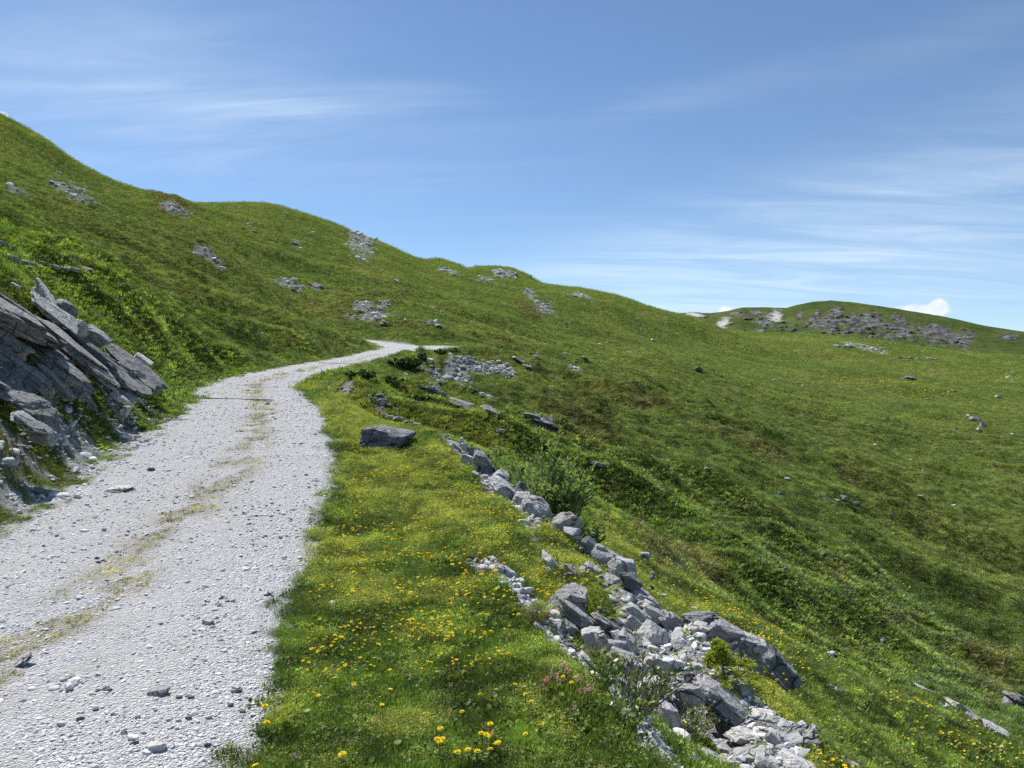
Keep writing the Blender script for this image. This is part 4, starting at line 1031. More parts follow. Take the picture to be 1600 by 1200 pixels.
# ------------------------------------------------------------------ the rock face on the left: one outcrop, its slabs are parts
fx0, fy0 = -7.6, 11.5
outc = bpy.data.objects.new('rock_outcrop', None); link(outc); outc.location = (fx0, fy0, ground(fx0, fy0))
tag(outc, 'dark layered rock face of tilted grey slabs on the left side of the track', 'outcrop')
bpy.context.view_layer.update()
SL = [(-30, 470, 230, 46, 'F', 33, 11.2, None), (40, 500, 190, 32, 'F', 34, 12.2, None), (110, 545, 190, 30, 'F', 37, 13.3, None), (-10, 545, 100, 80, 'F', 28, 11.2, None), (20, 585, 120, 66, 'F', 34, 11.2, None), (80, 570, 120, 44, 'F', 40, 12.2, 'pale smooth slab with black holes'),
      (75, 600, 80, 40, 'F', 50, 12.0, None), (-50, 585, 170, 40, 'F', 26, 10.6, None), (110, 600, 80, 34, 'F', 42, 12.9, None), (150, 570, 150, 22, 'F', 38, 14.6, None), (190, 590, 110, 18, 'F', 36, 16.2, None), (165, 600, 110, 20, 'F', 33, 15.0, None),
      (20, 618, 130, 26, 'F', 30, 11.0, None), (210, 575, 110, 16, 'F', 40, 17.4, None), (232, 583, 70, 13, 'F', 44, 18.6, None), (130, 622, 60, 20, 'F', 36, 13.0, None), (-120, 530, 160, 120, 'F', 26, 9.6, None), (-170, 490, 200, 110, 'F', 24, 9.6, None), (60, 540, 150, 26, 'D', 38, 12.4, 'dark slab painting the shadow under the upper slabs'), (150, 548, 120, 14, 'D', 37, 14.4, None)]  # labelled dark slab paints in the shadow beneath the upper slabs
for px_, py_, w_, h_, k_r, t_r, d_, lb in SL:
    s_o = rock(px_, py_, w_, h_ * .86, k_r, t_r, None, None, 'slab', d=d_, parent=outc, deep=.55, yaw=rr_.uniform(-8, 8), pitch=rr_.uniform(-16, 6), sub=5)
    if lb: s_o['label'] = lb
for k_ in range(26):
    f_ = rr_.random(); q_ = rr_.random()
    px_ = -60 + 300 * f_ + rr_.gauss(0, 8); top_ = 455 + .50 * (px_ - 0); bot_ = 620 - .06 * px_
    py_ = top_ + 14 + (bot_ - top_ - 24) * q_ ; d_ = 13.2 + 5.2 * max(px_, -40) / 250 - 3.0 * q_ * (1 - .5 * f_)
    rock(px_, py_, rr_.uniform(30, 80) * (1 - .45 * f_), rr_.uniform(10, 24) * (1 - .4 * f_), rr_.choice('FFMD'), rr_.uniform(26, 48), None, None, 'slab', d=d_ - .15, parent=outc, deep=.4, yaw=rr_.uniform(-10, 10), pitch=rr_.uniform(-20, 10), sub=4)
rock(68, 466, 72, 24, 'L', 58, 'white standing slab leaning on top of the rock face', d=14.2, name='slab', cat='rock', shape='layer', sub=5, deep=.5)
rock(85, 488, 90, 14, 'L', 47, 'narrow white slab below the standing slab on the rock face', d=14.0, name='slab', cat='rock', shape='layer', deep=.5)
rock(100, 480, 40, 24, 'D', 40, 'dark mossy boulder behind the white slabs on the rock face', d=14.9, shape='round', sub=4)
rock(112, 505, 50, 18, 'L', 14, 'pale flat block at the foot of the white slabs', d=14.4, shape='slab', sub=4)
rock(146, 524, 54, 25, 'S', 34, 'rounded grey block lying right of the pale flat block', d=15.0, shape='block', sub=5)
rock(26, 447, 18, 6, 'L', 30, 'small white stone in the grass at the top of the rock face', d=13.6)
rock(247, 601, 16, 7, 'L', 12, 'small pale stone at the right tip of the rock face', d=19.0)
rock(225, 562, 30, 9, 'L', 32, 'white stone on the upper right edge of the rock face', d=18.5)
rock(42, 660, 70, 20, 'M', 34, 'low grey rock in the flowers at the bottom of the rock face', d=9.3, shape='layer', sub=5)
rock(70, 672, 46, 14, 'M', 26, 'small layered rock at the left roadside foot of the rock face', d=9.5, shape='layer', sub=4)
rock(185, 620, 40, 10, 'L', 40, 'pale splintered rock in the rubble under the rock face', d=13.4)
rock(197, 637, 14, 8, 'L', 20, 'pale stone at the lower end of the splintered rock', d=13.6)
rock(8, 722, 40, 14, 'S', 4, 'flat grey stone at the left edge of the track')
cluster(46, 60, 690, 150, 60, 6, 16, 'LMMS', 'flat slate chip in the flowery rubble at the foot of the rock face', 'rubble at the foot of the rock face', 0, (.3, .5), (-8, 14), 'stone', 'stone')
cluster(32, 165, 665, 150, 50, 5, 14, 'LMMS', 'flat slate chip in the rubble between rock face and track', 'rubble between rock face and track', 0, (.3, .5), (-8, 14), 'stone', 'stone')
cluster(35, 100, 640, 80, 34, 5, 14, 'LMM', 'grey rubble stone right under the rock face', 'rubble right under the rock face', .5, (.35, .6), (0, 30), 'stone', 'stone')
cluster(24, 190, 640, 60, 34, 5, 13, 'LMM', 'pale rubble stone at the grassy end of the rock face', 'rubble at the end of the rock face', .6, (.35, .6), (0, 30), 'stone', 'stone')

# ------------------------------------------------------------------ loose gravel
gx, gy, gz, gr_ = candidates(.0040, .0075, 2.3, 34, 50, .020)
k = (grid_at(road, gx, gy) > .5) & (rng.random(len(gx)) < .30 + .55 * sstep(-.2, .4, fbm(gx * 1.1, gy * .8, 85, 3)) - .5 * grid_at(strip, gx, gy))
gx, gy, gz, gr_ = gx[k], gy[k], gz[k], gr_[k]
sz = (.0062 + .00095 * gr_) * np.exp(rng.normal(0, .42, len(gx)))
m_g, nt_ = new_mat('track_gravel_stones'); b = NB(nt_)
tn = b.attr('tint', True)
c = b.ramp(tn, [(0, (.24, .245, .26)), (.2, (.42, .428, .445)), (.55, (.64, .645, .655)), (1, (.86, .857, .845))])
c = b.mix(.25, c, b.ramp(b.noise(b.n('ShaderNodeTexCoord').outputs['Object'], 3, 3), [(.3, (.3, .3, .3)), (.7, (.66, .66, .65))]))
p = b.n('ShaderNodeBsdfDiffuse'); b.lk(c, p.inputs[0]); o_ = b.n('ShaderNodeOutputMaterial'); b.lk(p.outputs[0], o_.inputs[0])
gp = [rock_mesh('gravel_stone_%d' % i, 50 + i, 'block', 2, m_g) for i in range(8)]
for q in gp: q.polygons.foreach_set('use_smooth', np.zeros(len(q.polygons), bool))
rot = np.stack([rng.normal(0, .2, len(gx)), rng.normal(0, .2, len(gx)), rng.uniform(0, 6.28, len(gx))], 1)
scatter_object('gravel', np.stack([gx, gy, gz + sz * .12], 1), rot, np.stack([sz * rng.uniform(1, 1.6, len(gx)), sz, sz * rng.uniform(.35, .7, len(gx))], 1), rng.integers(0, 8, len(gx)), proto_collection('gravel_stones', gp), {'tint': np.clip(rng.beta(2.2, 1.8, len(gx)), 0, 1)})
# stone chips where the ground is bare
cx_, cy_, cz_, cr_ = candidates(.0042, .0085, 2.5, 430, 44, .022)
k = (grid_at(stonem, cx_, cy_) > .35) & (grid_at(pit, cx_, cy_) < .30) & (rng.random(len(cx_)) < np.where(cr_ > 60, .5, .42))
cx_, cy_, cz_, cr_ = cx_[k], cy_[k], cz_[k], cr_[k]
sz = (.014 + .0021 * cr_) * np.exp(rng.normal(0, .5, len(cx_)))
rot = np.stack([rng.normal(0, .35, len(cx_)), rng.normal(0, .35, len(cx_)), rng.uniform(0, 6.28, len(cx_))], 1)
scatter_object('rubble_chips', np.stack([cx_, cy_, cz_ + sz * .15], 1), rot, np.stack([sz * 1.5, sz, sz * .6], 1), rng.integers(0, 8, len(cx_)), proto_collection('rubble_stones', gp), {'tint': np.where(cr_ > 60, rng.beta(2.6, 1.5, len(cx_)), rng.beta(1.3, 2.2, len(cx_)))})
# single larger stones one can pick out on the track
TS = [(35, 1035, 40, 12, 'S', -28, 'flat bluish slate tile lying loose at the left edge of the track'), (592, 0, 0, 0, '', 0, '')]
rock(33, 1036, 42, 9, 'S', -30, 'flat bluish slate tile lying loose on the left of the track', name='stone', cat='stone', pitch=20, deep=.5)
rock(236, 733, 12, 6, 'D', 0, 'small black stone in the middle of the pale track', name='stone', cat='stone')
rock(248, 1080, 34, 12, 'M', -6, 'wide flat grey stone among the coarse gravel of the track', name='stone', cat='stone')
rock(190, 763, 44, 7, 'L', -8, 'pale flat slab flush in the left side of the track', name='stone', cat='stone')
rock(245, 1165, 34, 14, 'L', 4, 'biggest pale stone at the bottom of the track', name='stone', cat='stone')
rock(370, 1078, 18, 9, 'L', 4, 'white stone near the right edge of the track by the grass', name='stone', cat='stone')
rock(325, 972, 18, 9, 'L', 0, 'white stone in the dark gravel patch of the track', name='stone', cat='stone')
rock(420, 928, 16, 8, 'L', -10, 'pale stone beside the right grass edge of the track', name='stone', cat='stone')
cluster(40, 330, 960, 110, 70, 4, 9, 'LLLL', 'loose stone in the coarse gravel patch right of the track middle', 'stones of the coarse gravel patch', 0, (.4, .6), (-10, 10), 'stone', 'stone')
cluster(50, 250, 1110, 260, 130, 5, 12, 'LLLL', 'loose stone in the coarse gravel at the near end of the track', 'stones at the near end of the track', 0, (.4, .6), (-10, 10), 'stone', 'stone')
cluster(26, 420, 810, 90, 70, 4, 8, 'LLLL', 'loose stone on the right wheel rut of the track', 'stones on the right wheel rut', 0, (.4, .6), (-10, 10), 'stone', 'stone')
cluster(30, 110, 840, 180, 120, 4, 9, 'LLLL', 'loose stone on the left wheel rut of the track', 'stones on the left wheel rut', 0, (.4, .6), (-10, 10), 'stone', 'stone')
# the largest small stones stay single objects, the countless rest is one mass per kind
SMALL += EARLY
def settle(sel, n_single, mass, label):
    sel = sorted(sel, key=lambda t: -t[0][2])
    for a, k in sel[:n_single]: rock(*a, **k)
    V, Fc, MI, off = [], [], [], 0
    mats = list(ROCKMAT.values())
    for a, k in sel[n_single:]:
        o = rock(*a, **k); me = o.data
        v = np.empty(len(me.vertices) * 3); me.vertices.foreach_get('co', v); v = v.reshape(-1, 3)
        f = np.empty(len(me.loops), int); me.loops.foreach_get('vertex_index', f); f = f.reshape(-1, 3)
        M_ = np.array(o.matrix_basis); V.append(v @ M_[:3, :3].T + M_[:3, 3]); Fc.append(f + off); off += len(v)
        MI += [mats.index(me.materials[0])] * len(f)
        bpy.data.objects.remove(o)
    me = mesh_np(mass, np.concatenate(V), np.concatenate(Fc), mats=mats, midx=MI)
    tag(obj(mass, me), label, kind='stuff')
settle([q for q in SMALL if q[1].get('cat') == 'stone'], 225, 'loose_rubble', 'small loose rubble and pebbles')
settle([q for q in SMALL if q[1].get('cat') == 'rock'], 95, 'outcrop_rubble', 'pale rubble of the hillside outcrops')
# cross drains of the track
def drain(p0, p1, label):
    a = Vector(hit(*p0)); c_ = Vector(hit(*p1)); L_ = (c_ - a).length
    e = bpy.data.objects.new('drain_channel', None); link(e); e.location = (a + c_) / 2 + Vector((0, 0, .01)); e.rotation_euler = (0, -math.asin((c_.z - a.z) / L_), math.atan2(c_.y - a.y, c_.x - a.x))
    tag(e, label, 'drain')
    def bar(nm, y0, y1, z0, z1, mt):
        bm = bmesh.new(); bmesh.ops.create_cube(bm, size=1, matrix=Matrix.Translation((0, (y0 + y1) / 2, (z0 + z1) / 2)) @ Matrix.Diagonal((L_, y1 - y0, z1 - z0, 1)))
        bmesh.ops.bevel(bm, geom=bm.edges[:], offset=.006, segments=1, affect='EDGES')
        me = bpy.data.meshes.new(nm); bm.to_mesh(me); bm.free(); me.materials.append(mt); obj(nm, me, e)
    bar('rail', -.10, -.06, -.05, .012, M_WOOD); bar('rail', .06, .10, -.05, .012, M_WOOD); bar('channel_floor', -.058, .058, -.05, -.01, M_WOOD)
M_WOOD = leaf_mat('weathered_wood', (.11, .105, .10), (.22, .21, .20), 0, 20, .8, .02)
drain((302, 622, 3), (426, 625.5, 3), 'dark cross drain over the gravel track at the bend')
drain((500, 567, 3), (548, 569, 3), 'thin dark cross drain on the rising track beyond the bend')

# ------------------------------------------------------------------ shrubs, ferns and the young spruce
def tube(V, Fc, pts, r0, r1, n=5):
    """tapered tube along a list of points"""
    o = len(V); m_ = len(pts)
    for i, p in enumerate(pts):
        p = Vector(p); t = (Vector(pts[min(i + 1, m_ - 1)]) - Vector(pts[max(i - 1, 0)])).normalized()
        a = t.orthogonal().normalized(); c_ = t.cross(a); r_ = r0 + (r1 - r0) * i / (m_ - 1)
        for k in range(n):
            q = 2 * PI * k / n; V.append(tuple(p + (a * math.cos(q) + c_ * math.sin(q)) * r_))
    for i in range(m_ - 1):
        for k in range(n):
            Fc.append((o + i * n + k, o + i * n + (k + 1) % n, o + (i + 1) * n + (k + 1) % n, o + (i + 1) * n + k))
def leaf(V, Fc, c_, up, nrm, L_, W_, fold=.12):
    up = up.normalized(); side = nrm.cross(up).normalized(); n2 = up.cross(side)
    o = len(V)
    for t, w_ in ((0, .08), (.35, 1), (.7, .75)):
        m_ = c_ + up * L_ * t
        V.extend([tuple(m_ - side * W_ * w_ * .5 + n2 * fold * W_ * w_), tuple(m_ - n2 * .0), tuple(m_ + side * W_ * w_ * .5 + n2 * fold * W_ * w_)])
    V.append(tuple(c_ + up * L_ - n2 * L_ * .08))
    for k in range(2):
        q = o + k * 3
        Fc.extend([(q, q + 1, q + 4, q + 3), (q + 1, q + 2, q + 5, q + 4)])
    q = o + 6
    Fc.extend([(q, q + 1, o + 9), (q + 1, q + 2, o + 9)])
M_BARK = leaf_mat('shrub_bark', (.05, .042, .034), (.11, .095, .08), 0, 30, .8, .02)
M_TWIG = leaf_mat('grey_dead_twigs', (.045, .038, .034), (.15, .13, .115), 0, 14, .8, .02)
M_WILLOW = leaf_mat('willow_leaves', (.170, .250, .085), (.380, .460, .210), .45, 5, .5, .03)
M_OVAL = leaf_mat('oval_shrub_leaves', (.130, .190, .045), (.290, .360, .110), .4, 8, .4, .07)
M_SPRUCE = leaf_mat('young_spruce_needles', (.280, .330, .030), (.480, .510, .060), .4, 5, .5, .03)
M_FERN = leaf_mat('fern_fronds', (.150, .200, .022), (.270, .310, .040), .4, 6, .5, .04)
M_BUSH = leaf_mat('dark_bush_leaves', (.030, .062, .014), (.075, .125, .028), .3, 3, .4, .06)
M_DRYG = leaf_mat('dry_sedge', (.14, .13, .035), (.30, .25, .11), .3, 12, .6, .03)
def shrub(name, label, base, height, spread, nst, nleaf, leafL, leafW, mleaf, seed, bark=M_BARK, rad=.010, group=None, lean=(0, 0), up=.7, start=.25, cat='shrub', twist=.0, side_tw=3, bend=.25):
    r = random.Random(seed)
    e = bpy.data.objects.new(name, None); link(e); e.location = base; tag(e, label, cat, group)
    V = []; Fc = []; LV = []; LF = []
    for s in range(nst):
        a = r.uniform(0, 2 * PI); q = spread * math.sqrt(r.uniform(.02, 1)); H_ = height * r.uniform(.55, 1) * (1 - .35 * q / max(spread, .01))
        p0 = Vector((.12 * q * math.cos(a), .12 * q * math.sin(a), -.05)); tip = Vector((q * math.cos(a) + lean[0] * H_, q * math.sin(a) + lean[1] * H_, H_))
        ctl = p0.lerp(tip, .5) + Vector((r.gauss(0, .08), r.gauss(0, .08), H_ * bend)) * .7
        pts = []
        for i in range(7):
            t = i / 6; w_ = p0 * (1 - t) ** 2 + ctl * 2 * t * (1 - t) + tip * t * t
            pts.append(w_ + Vector((r.gauss(0, .01), r.gauss(0, .01), 0)) * height)
        tube(V, Fc, pts, rad * r.uniform(.7, 1.2), rad * .25)
        twigs = [pts]
        for _ in range(side_tw):
            i = r.randint(2, 5); b0 = pts[i]; dv = (pts[min(i + 1, 6)] - pts[i - 1]).normalized() + Vector((r.gauss(0, .7), r.gauss(0, .7), r.gauss(.1, .35)))
            L_ = H_ * r.uniform(.18, .40); tw = [b0 + dv.normalized() * L_ * k / 3 + Vector((0, 0, .06 * L_ * k)) for k in range(4)]
            tube(V, Fc, tw, rad * .42, rad * .15, 4); twigs.append(tw)
        for _ in range(nleaf):
            tw = r.choice(twigs); u_ = r.uniform(start if tw is pts else .1, 1) * (len(tw) - 1); i = min(int(u_), len(tw) - 2)
            c_ = tw[i].lerp(tw[i + 1], u_ - i); ax = (tw[i + 1] - tw[i]).normalized()
            n_ = rand_dir(r, -.3); dl = (ax * up + Vector((r.gauss(0, .55), r.gauss(0, .55), r.gauss(.15, .35)))).normalized()
            leaf(LV, LF, c_, dl, n_ if abs(n_.dot(dl)) < .95 else Vector((1, 0, 0)), leafL * r.uniform(.6, 1.25), leafW * r.uniform(.7, 1.2))
    obj('stem', mesh_np('stem', V, Fc, bark), e)
    if LV: obj('foliage', mesh_np('foliage', LV, LF, mleaf), e)
    return e
def at_d(px, d, dz=0.):
    x = (px - 800) / F * d
    return (x, d, ground(x, d) + dz)
def h_to(px, py, d):
    """height over the ground at which something standing there reaches the pixel row"""
    return EYE + (600 - py) / F * d - ground((px - 800) / F * d, d)
WB = at_d(872, 9.9)
shrub('willow_bush', 'tall leafy willow bush growing behind the middle of the stone bank', WB, h_to(872, 684, 9.9), .52, 34, 170, .060, .025, M_WILLOW, 21, side_tw=5, rad=.011, up=1.0)
shrub('willow_bush', 'low willow bush at the right foot of the tall willow', at_d(905, 9.6), .55, .34, 16, 70, .07, .022, M_WILLOW, 22, side_tw=4, rad=.008, up=.8)
shrub('willow_bush', 'low willow bush between the tall willow and the long grey slab', at_d(838, 10.4), .75, .42, 22, 80, .075, .021, M_WILLOW, 23, side_tw=4, rad=.008, up=.9)
shrub('willow_bush', 'pale leaved willow sprout by the white stones of the upper bank', at_d(795, 11.6), .70, .42, 18, 70, .08, .022, M_WILLOW, 24, side_tw=4, rad=.007, up=.9)
shrub('willow_bush', 'small willow sprout at the far end of the stone bank', at_d(755, 13.0), .55, .42, 14, 60, .08, .022, M_WILLOW, 25, side_tw=3, rad=.006, up=.9)
shrub('bare_shrub', 'sprawling half bare shrub with dark twigs at the lower turf edge', at_d(985, 4.12), .34, .27, 38, 6, .034, .020, M_OVAL, 31, M_TWIG, .0042, lean=(.55, .15), side_tw=4, up=.5, start=.55, bend=.15)
shrub('leafy_shrub', 'small leafy shrub on the left side of the half bare shrub', at_d(930, 4.25), .24, .16, 16, 26, .030, .018, M_OVAL, 32, M_TWIG, .003, side_tw=3, up=.6)
shrub('leafy_shrub', 'tiny shrub with round leaves at the bottom of the turf edge', at_d(985, 3.85), .20, .14, 14, 22, .028, .020, M_OVAL, 33, M_TWIG, .003, side_tw=3, up=.6)
shrub('leafy_shrub', 'dry shrublet with bleached stalks over the dark hollow', at_d(1072, 4.5, .1), .26, .15, 20, 8, .028, .016, M_OVAL, 34, M_DRYG, .003, lean=(.5, .0), side_tw=2, up=.6)
bx = Vector(hit(632, 580))
shrub('dark_bush', 'dark green bush on the bank at the bend of the track', bx + Vector((0, .5, -.1)), 1.0, 1.15, 60, 190, .105, .075, M_BUSH, 41, side_tw=6, rad=.014, up=.25, start=.05, bend=.5)
shrub('dark_bush', 'low dark bush trailing right of the bank bush by the bend', Vector(hit(660, 562)) + Vector((0, .3, -.1)), .5, .8, 30, 120, .10, .07, M_BUSH, 42, side_tw=5, rad=.010, up=.25, start=.05, bend=.5)
for i, (px_, py_, sc_) in enumerate([(688, 553, .5), (710, 552, .55), (560, 590, .35), (610, 600, .5), (650, 628, .4), (780, 545, .5)]):
    shrub('dark_bush', 'low green shrub dotted on the bank below the upper track', Vector(hit(px_, py_)) + Vector((0, .2, -.05)), sc_ * .8, sc_ * 1.5, 24, 90, .09, .065, M_BUSH, 50 + i, side_tw=3, rad=.01, up=.4, start=.05, group='low shrubs on the bank')
# young spruce
def sapling(base, H_, spread, label, seed):
    r = random.Random(seed)
    e = bpy.data.objects.new('young_spruce', None); link(e); e.location = base; tag(e, label, 'spruce')
    V = []; Fc = []; LV = []; LF = []
    tr = [Vector((-.16 * H_ * t, 0, H_ * t)) for t in np.linspace(-.1, 1, 8)]
    tube(V, Fc, tr, .010, .003, 6)
    for k in range(52):
        t = r.uniform(.02, .97); b0 = Vector((-.16 * H_ * t, 0, H_ * t)); a = r.uniform(0, 2 * PI); L_ = spread * (1.12 - t) * r.uniform(.65, 1.1)
        ex = 1.5 if math.cos(a) > 0.2 and t < .6 else 1.
        L_ *= ex
        br = [b0 + Vector((math.cos(a), math.sin(a), .12)) * L_ * q - Vector((0, 0, .25 * L_ * q * q)) for q in np.linspace(0, 1, 5)]
        tube(V, Fc, br, .004, .0015, 4)
        lines = [br]
        for _ in range(5):
            i = r.randint(1, 3); dv = (br[i + 1] - br[i]).normalized() + Vector((r.gauss(0, .6), r.gauss(0, .6), r.gauss(.05, .2)))
            lines.append([br[i] + dv.normalized() * L_ * .38 * q for q in np.linspace(0, 1, 4)])
        for ln in lines:
            for _ in range(22):
                u_ = r.uniform(.05, 1) * (len(ln) - 1); i = min(int(u_), len(ln) - 2); c_ = ln[i].lerp(ln[i + 1], u_ - i)
                ax = (ln[i + 1] - ln[i]).normalized(); dl = (ax * .7 + rand_dir(r, -.6) * .8).normalized()
                leaf(LV, LF, c_, dl, rand_dir(r, -.9), .021 * r.uniform(.7, 1.3), .0062)
    obj('trunk', mesh_np('trunk', V, Fc, M_BARK), e); obj('crown', mesh_np('crown', LV, LF, M_SPRUCE), e)
sb = px2w(1134, 1072, 5.15)
sb = (sb[0], sb[1], min(sb[2], ground(sb[0], sb[1]) + .1))
sapling(sb, EYE + (600 - 1000) / F * 5.15 - sb[2], .23, 'bright yellow green young spruce beside the largest slate block', 61)
# ferns
def fern(base, n, L_, label, seed, az=(0, 6.28)):
    r = random.Random(seed)
    e = bpy.data.objects.new('fern', None); link(e); e.location = base; tag(e, label, 'fern', None)
    for k in range(n):
        V = []; Fc = []
        a = r.uniform(*az); Lk = L_ * r.uniform(.7, 1.1); d_ = Vector((math.cos(a), math.sin(a), 0)); sd_ = Vector((-d_.y, d_.x, 0))
        ax = [d_ * Lk * .75 * t + Vector((0, 0, Lk * (.85 * t - .55 * t * t))) for t in np.linspace(0, 1, 8)]
        tube(V, Fc, ax, .0022, .0008, 4)
        for i in range(22):
            t = .12 + .86 * i / 22; u_ = t * 7; j = min(int(u_), 6); c_ = ax[j].lerp(ax[j + 1], u_ - j); up_ = (ax[j + 1] - ax[j]).normalized()
            for s in (1, -1):
                leaf(V, Fc, c_, sd_ * s + up_ * .35, up_.cross(sd_) * 1., Lk * .24 * (1 - t) ** .7 + .003, .0065, .0)
        obj('frond', mesh_np('frond', V, Fc, M_FERN), e)
fern(Vector(px2w(944, 972, 6.0)), 10, .30, 'yellow green fern hanging at the right of the leafy mound in the rubble', 71, (-1.9, .9))
fern(Vector(px2w(946, 930, 6.35)), 7, .24, 'upright small fern behind the leafy mound beside the pinkish boulder', 72)
fern(Vector(px2w(850, 960, 5.35)), 7, .22, 'dark green plant with arching leaves left of the white cracked boulder', 73)
# leafy mound between the stones and other single clumps
def clump_plant(name, label, base, W_, H_, seed, kind='cover', cat='plant'):
    r = random.Random(seed); V = []; Fc = []; mi = []
    if kind == 'cover':
        for k in range(900):
            a = r.uniform(0, 2 * PI); q = math.sqrt(r.random()); zz_ = math.sqrt(max(0, 1 - q * q)) * H_ * r.uniform(.6, 1.05)
            c_ = Vector((q * math.cos(a) * W_, q * math.sin(a) * W_, zz_)); n_ = rand_dir(r, .1); up = n_.orthogonal().normalized()
            L_ = r.uniform(.012, .026); o = len(V); V += [tuple(x) for x in leaf_quad(c_, n_, up, L_, L_ * .85)]; Fc.append((o, o + 1, o + 2, o + 3))
        me = mesh_np(name, V, Fc, M_LUSH)
    else:
        for k in range(170):
            a = r.uniform(0, 2 * PI); q = .35 * W_ * math.sqrt(r.random())
            v, f = ribbon((q * math.cos(a), q * math.sin(a)), a + r.gauss(0, .5), H_ * r.uniform(.5, 1), W_ * r.uniform(.2, .9), .004, 4)
            o = len(V); V += v; Fc += [tuple(i + o for i in x) for x in f]
        me = mesh_np(name, V, Fc, M_DRYG)
    o = obj(name, me); o.location = base; tag(o, label, cat)
M_LUSH = leaf_mat('lush_leaves', (.120, .190, .022), (.270, .330, .045), .35, 14, .5, .03)
clump_plant('leafy_mound', 'bright green leafy mound growing between the stones of the rubble', Vector(px2w(926, 968, 6.05)), .17, .26, 81)
clump_plant('leafy_mound', 'small leafy mound at the foot of the upright slab', Vector(px2w(1090, 1180, 4.5)), .12, .10, 82)
clump_plant('sedge_tuft', 'dry olive sedge tuft at the edge of the lower turf', Vector(px2w(932, 1040, 4.75)), .20, .13, 83, 'sedge', 'grass tuft')
clump_plant('sedge_tuft', 'tan sedge tuft on the gravelly turf edge', Vector(px2w(842, 968, 5.3)), .18, .12, 84, 'sedge', 'grass tuft')
clump_plant('sedge_tuft', 'brownish sedge tuft above the gravelly turf edge', Vector(px2w(768, 902, 6.3)), .16, .12, 85, 'sedge', 'grass tuft')

# ------------------------------------------------------------------ flowers
M_YEL = leaf_mat('yellow_petals', (.82, .60, .008), (.90, .70, .012), .25, 30, .5, .02)
M_ORG = leaf_mat('orange_yellow_petals', (.82, .54, .010), (.88, .66, .015), .25, 30, .5, .02)
M_WHT = leaf_mat('white_petals', (.66, .64, .60), (.80, .79, .76), .25, 30, .5, .02)
M_PNK = leaf_mat('faded_pink_petals', (.34, .18, .13), (.50, .32, .24), .25, 30, .5, .02)
M_PUR = leaf_mat('purple_petals', (.20, .09, .22), (.34, .18, .36), .25, 30, .5, .02)
M_STEM = leaf_mat('flower_stems', (.06, .10, .02), (.11, .16, .03), .2, 30, .5, .02)
def bloom_mesh(name, kind, seed):
    r = random.Random(seed); V = []; Fc = []
    if kind == 'cup':                                     # five or more rounded petals, slightly cupped
        n = 6
        for ring in range(2):
            for k in range(n):
                a = 2 * PI * (k + .5 * ring) / n + r.gauss(0, .06); d_ = Vector((math.cos(a), math.sin(a), .30 + .35 * ring)).normalized()
                leaf(V, Fc, Vector((0, 0, 0)), d_, Vector((0, 0, 1)), (1 - .25 * ring) * r.uniform(.9, 1.1), .8, .10)
    elif kind == 'ray':                                   # many narrow rays, like a dandelion
        for ring in range(3):
            for k in range(14):
                a = 2 * PI * (k + .33 * ring) / 14 + r.gauss(0, .05); d_ = Vector((math.cos(a), math.sin(a), .10 + .40 * ring)).normalized()
                leaf(V, Fc, Vector((0, 0, .02 * ring)), d_, Vector((0, 0, 1)), (1 - .22 * ring) * r.uniform(.9, 1.1), .24, .05)
    elif kind == 'head':                                  # round head of many florets
        for k in range(60):
            d_ = rand_dir(r, -.3); leaf(V, Fc, Vector((0, 0, .5)) + d_ * .35, d_, d_.orthogonal(), .55, .32, .05)
    else:                                                 # short upright spike
        for k in range(60):
            t = r.random(); a = r.uniform(0, 6.28); d_ = Vector((math.cos(a), math.sin(a), .5)).normalized()
            leaf(V, Fc, Vector((0, 0, 3.0 * t - .6)) + d_ * .25, d_, Vector((0, 0, 1)), .75 * (1.1 - .6 * t), .5, .05)
    return V, Fc
def flower_stock(kind, mat, seed):
    V, Fc = bloom_mesh('bloom', kind, seed); bl = mesh_np('bloom', V, Fc, mat)
    sv = []; sf = []; tube(sv, sf, [Vector((.02, 0, -1.)), Vector((.06, .02, -.5)), Vector((0, 0, 0))], .022, .016, 4)
    st = mesh_np('stem', sv, sf, M_STEM)
    return bl, st, (V, Fc, mat)
STOCK = {'cup': [flower_stock('cup', M_YEL, 1), flower_stock('cup', M_YEL, 2)], 'ray': [flower_stock('ray', M_YEL, 3), flower_stock('ray', M_YEL, 4)], 'vetch': [flower_stock('head', M_ORG, 5), flower_stock('head', M_ORG, 6)],
         'white': [flower_stock('head', M_WHT, 7)], 'pink': [flower_stock('spike', M_PNK, 8), flower_stock('head', M_PNK, 10)], 'purple': [flower_stock('spike', M_PUR, 9)]}
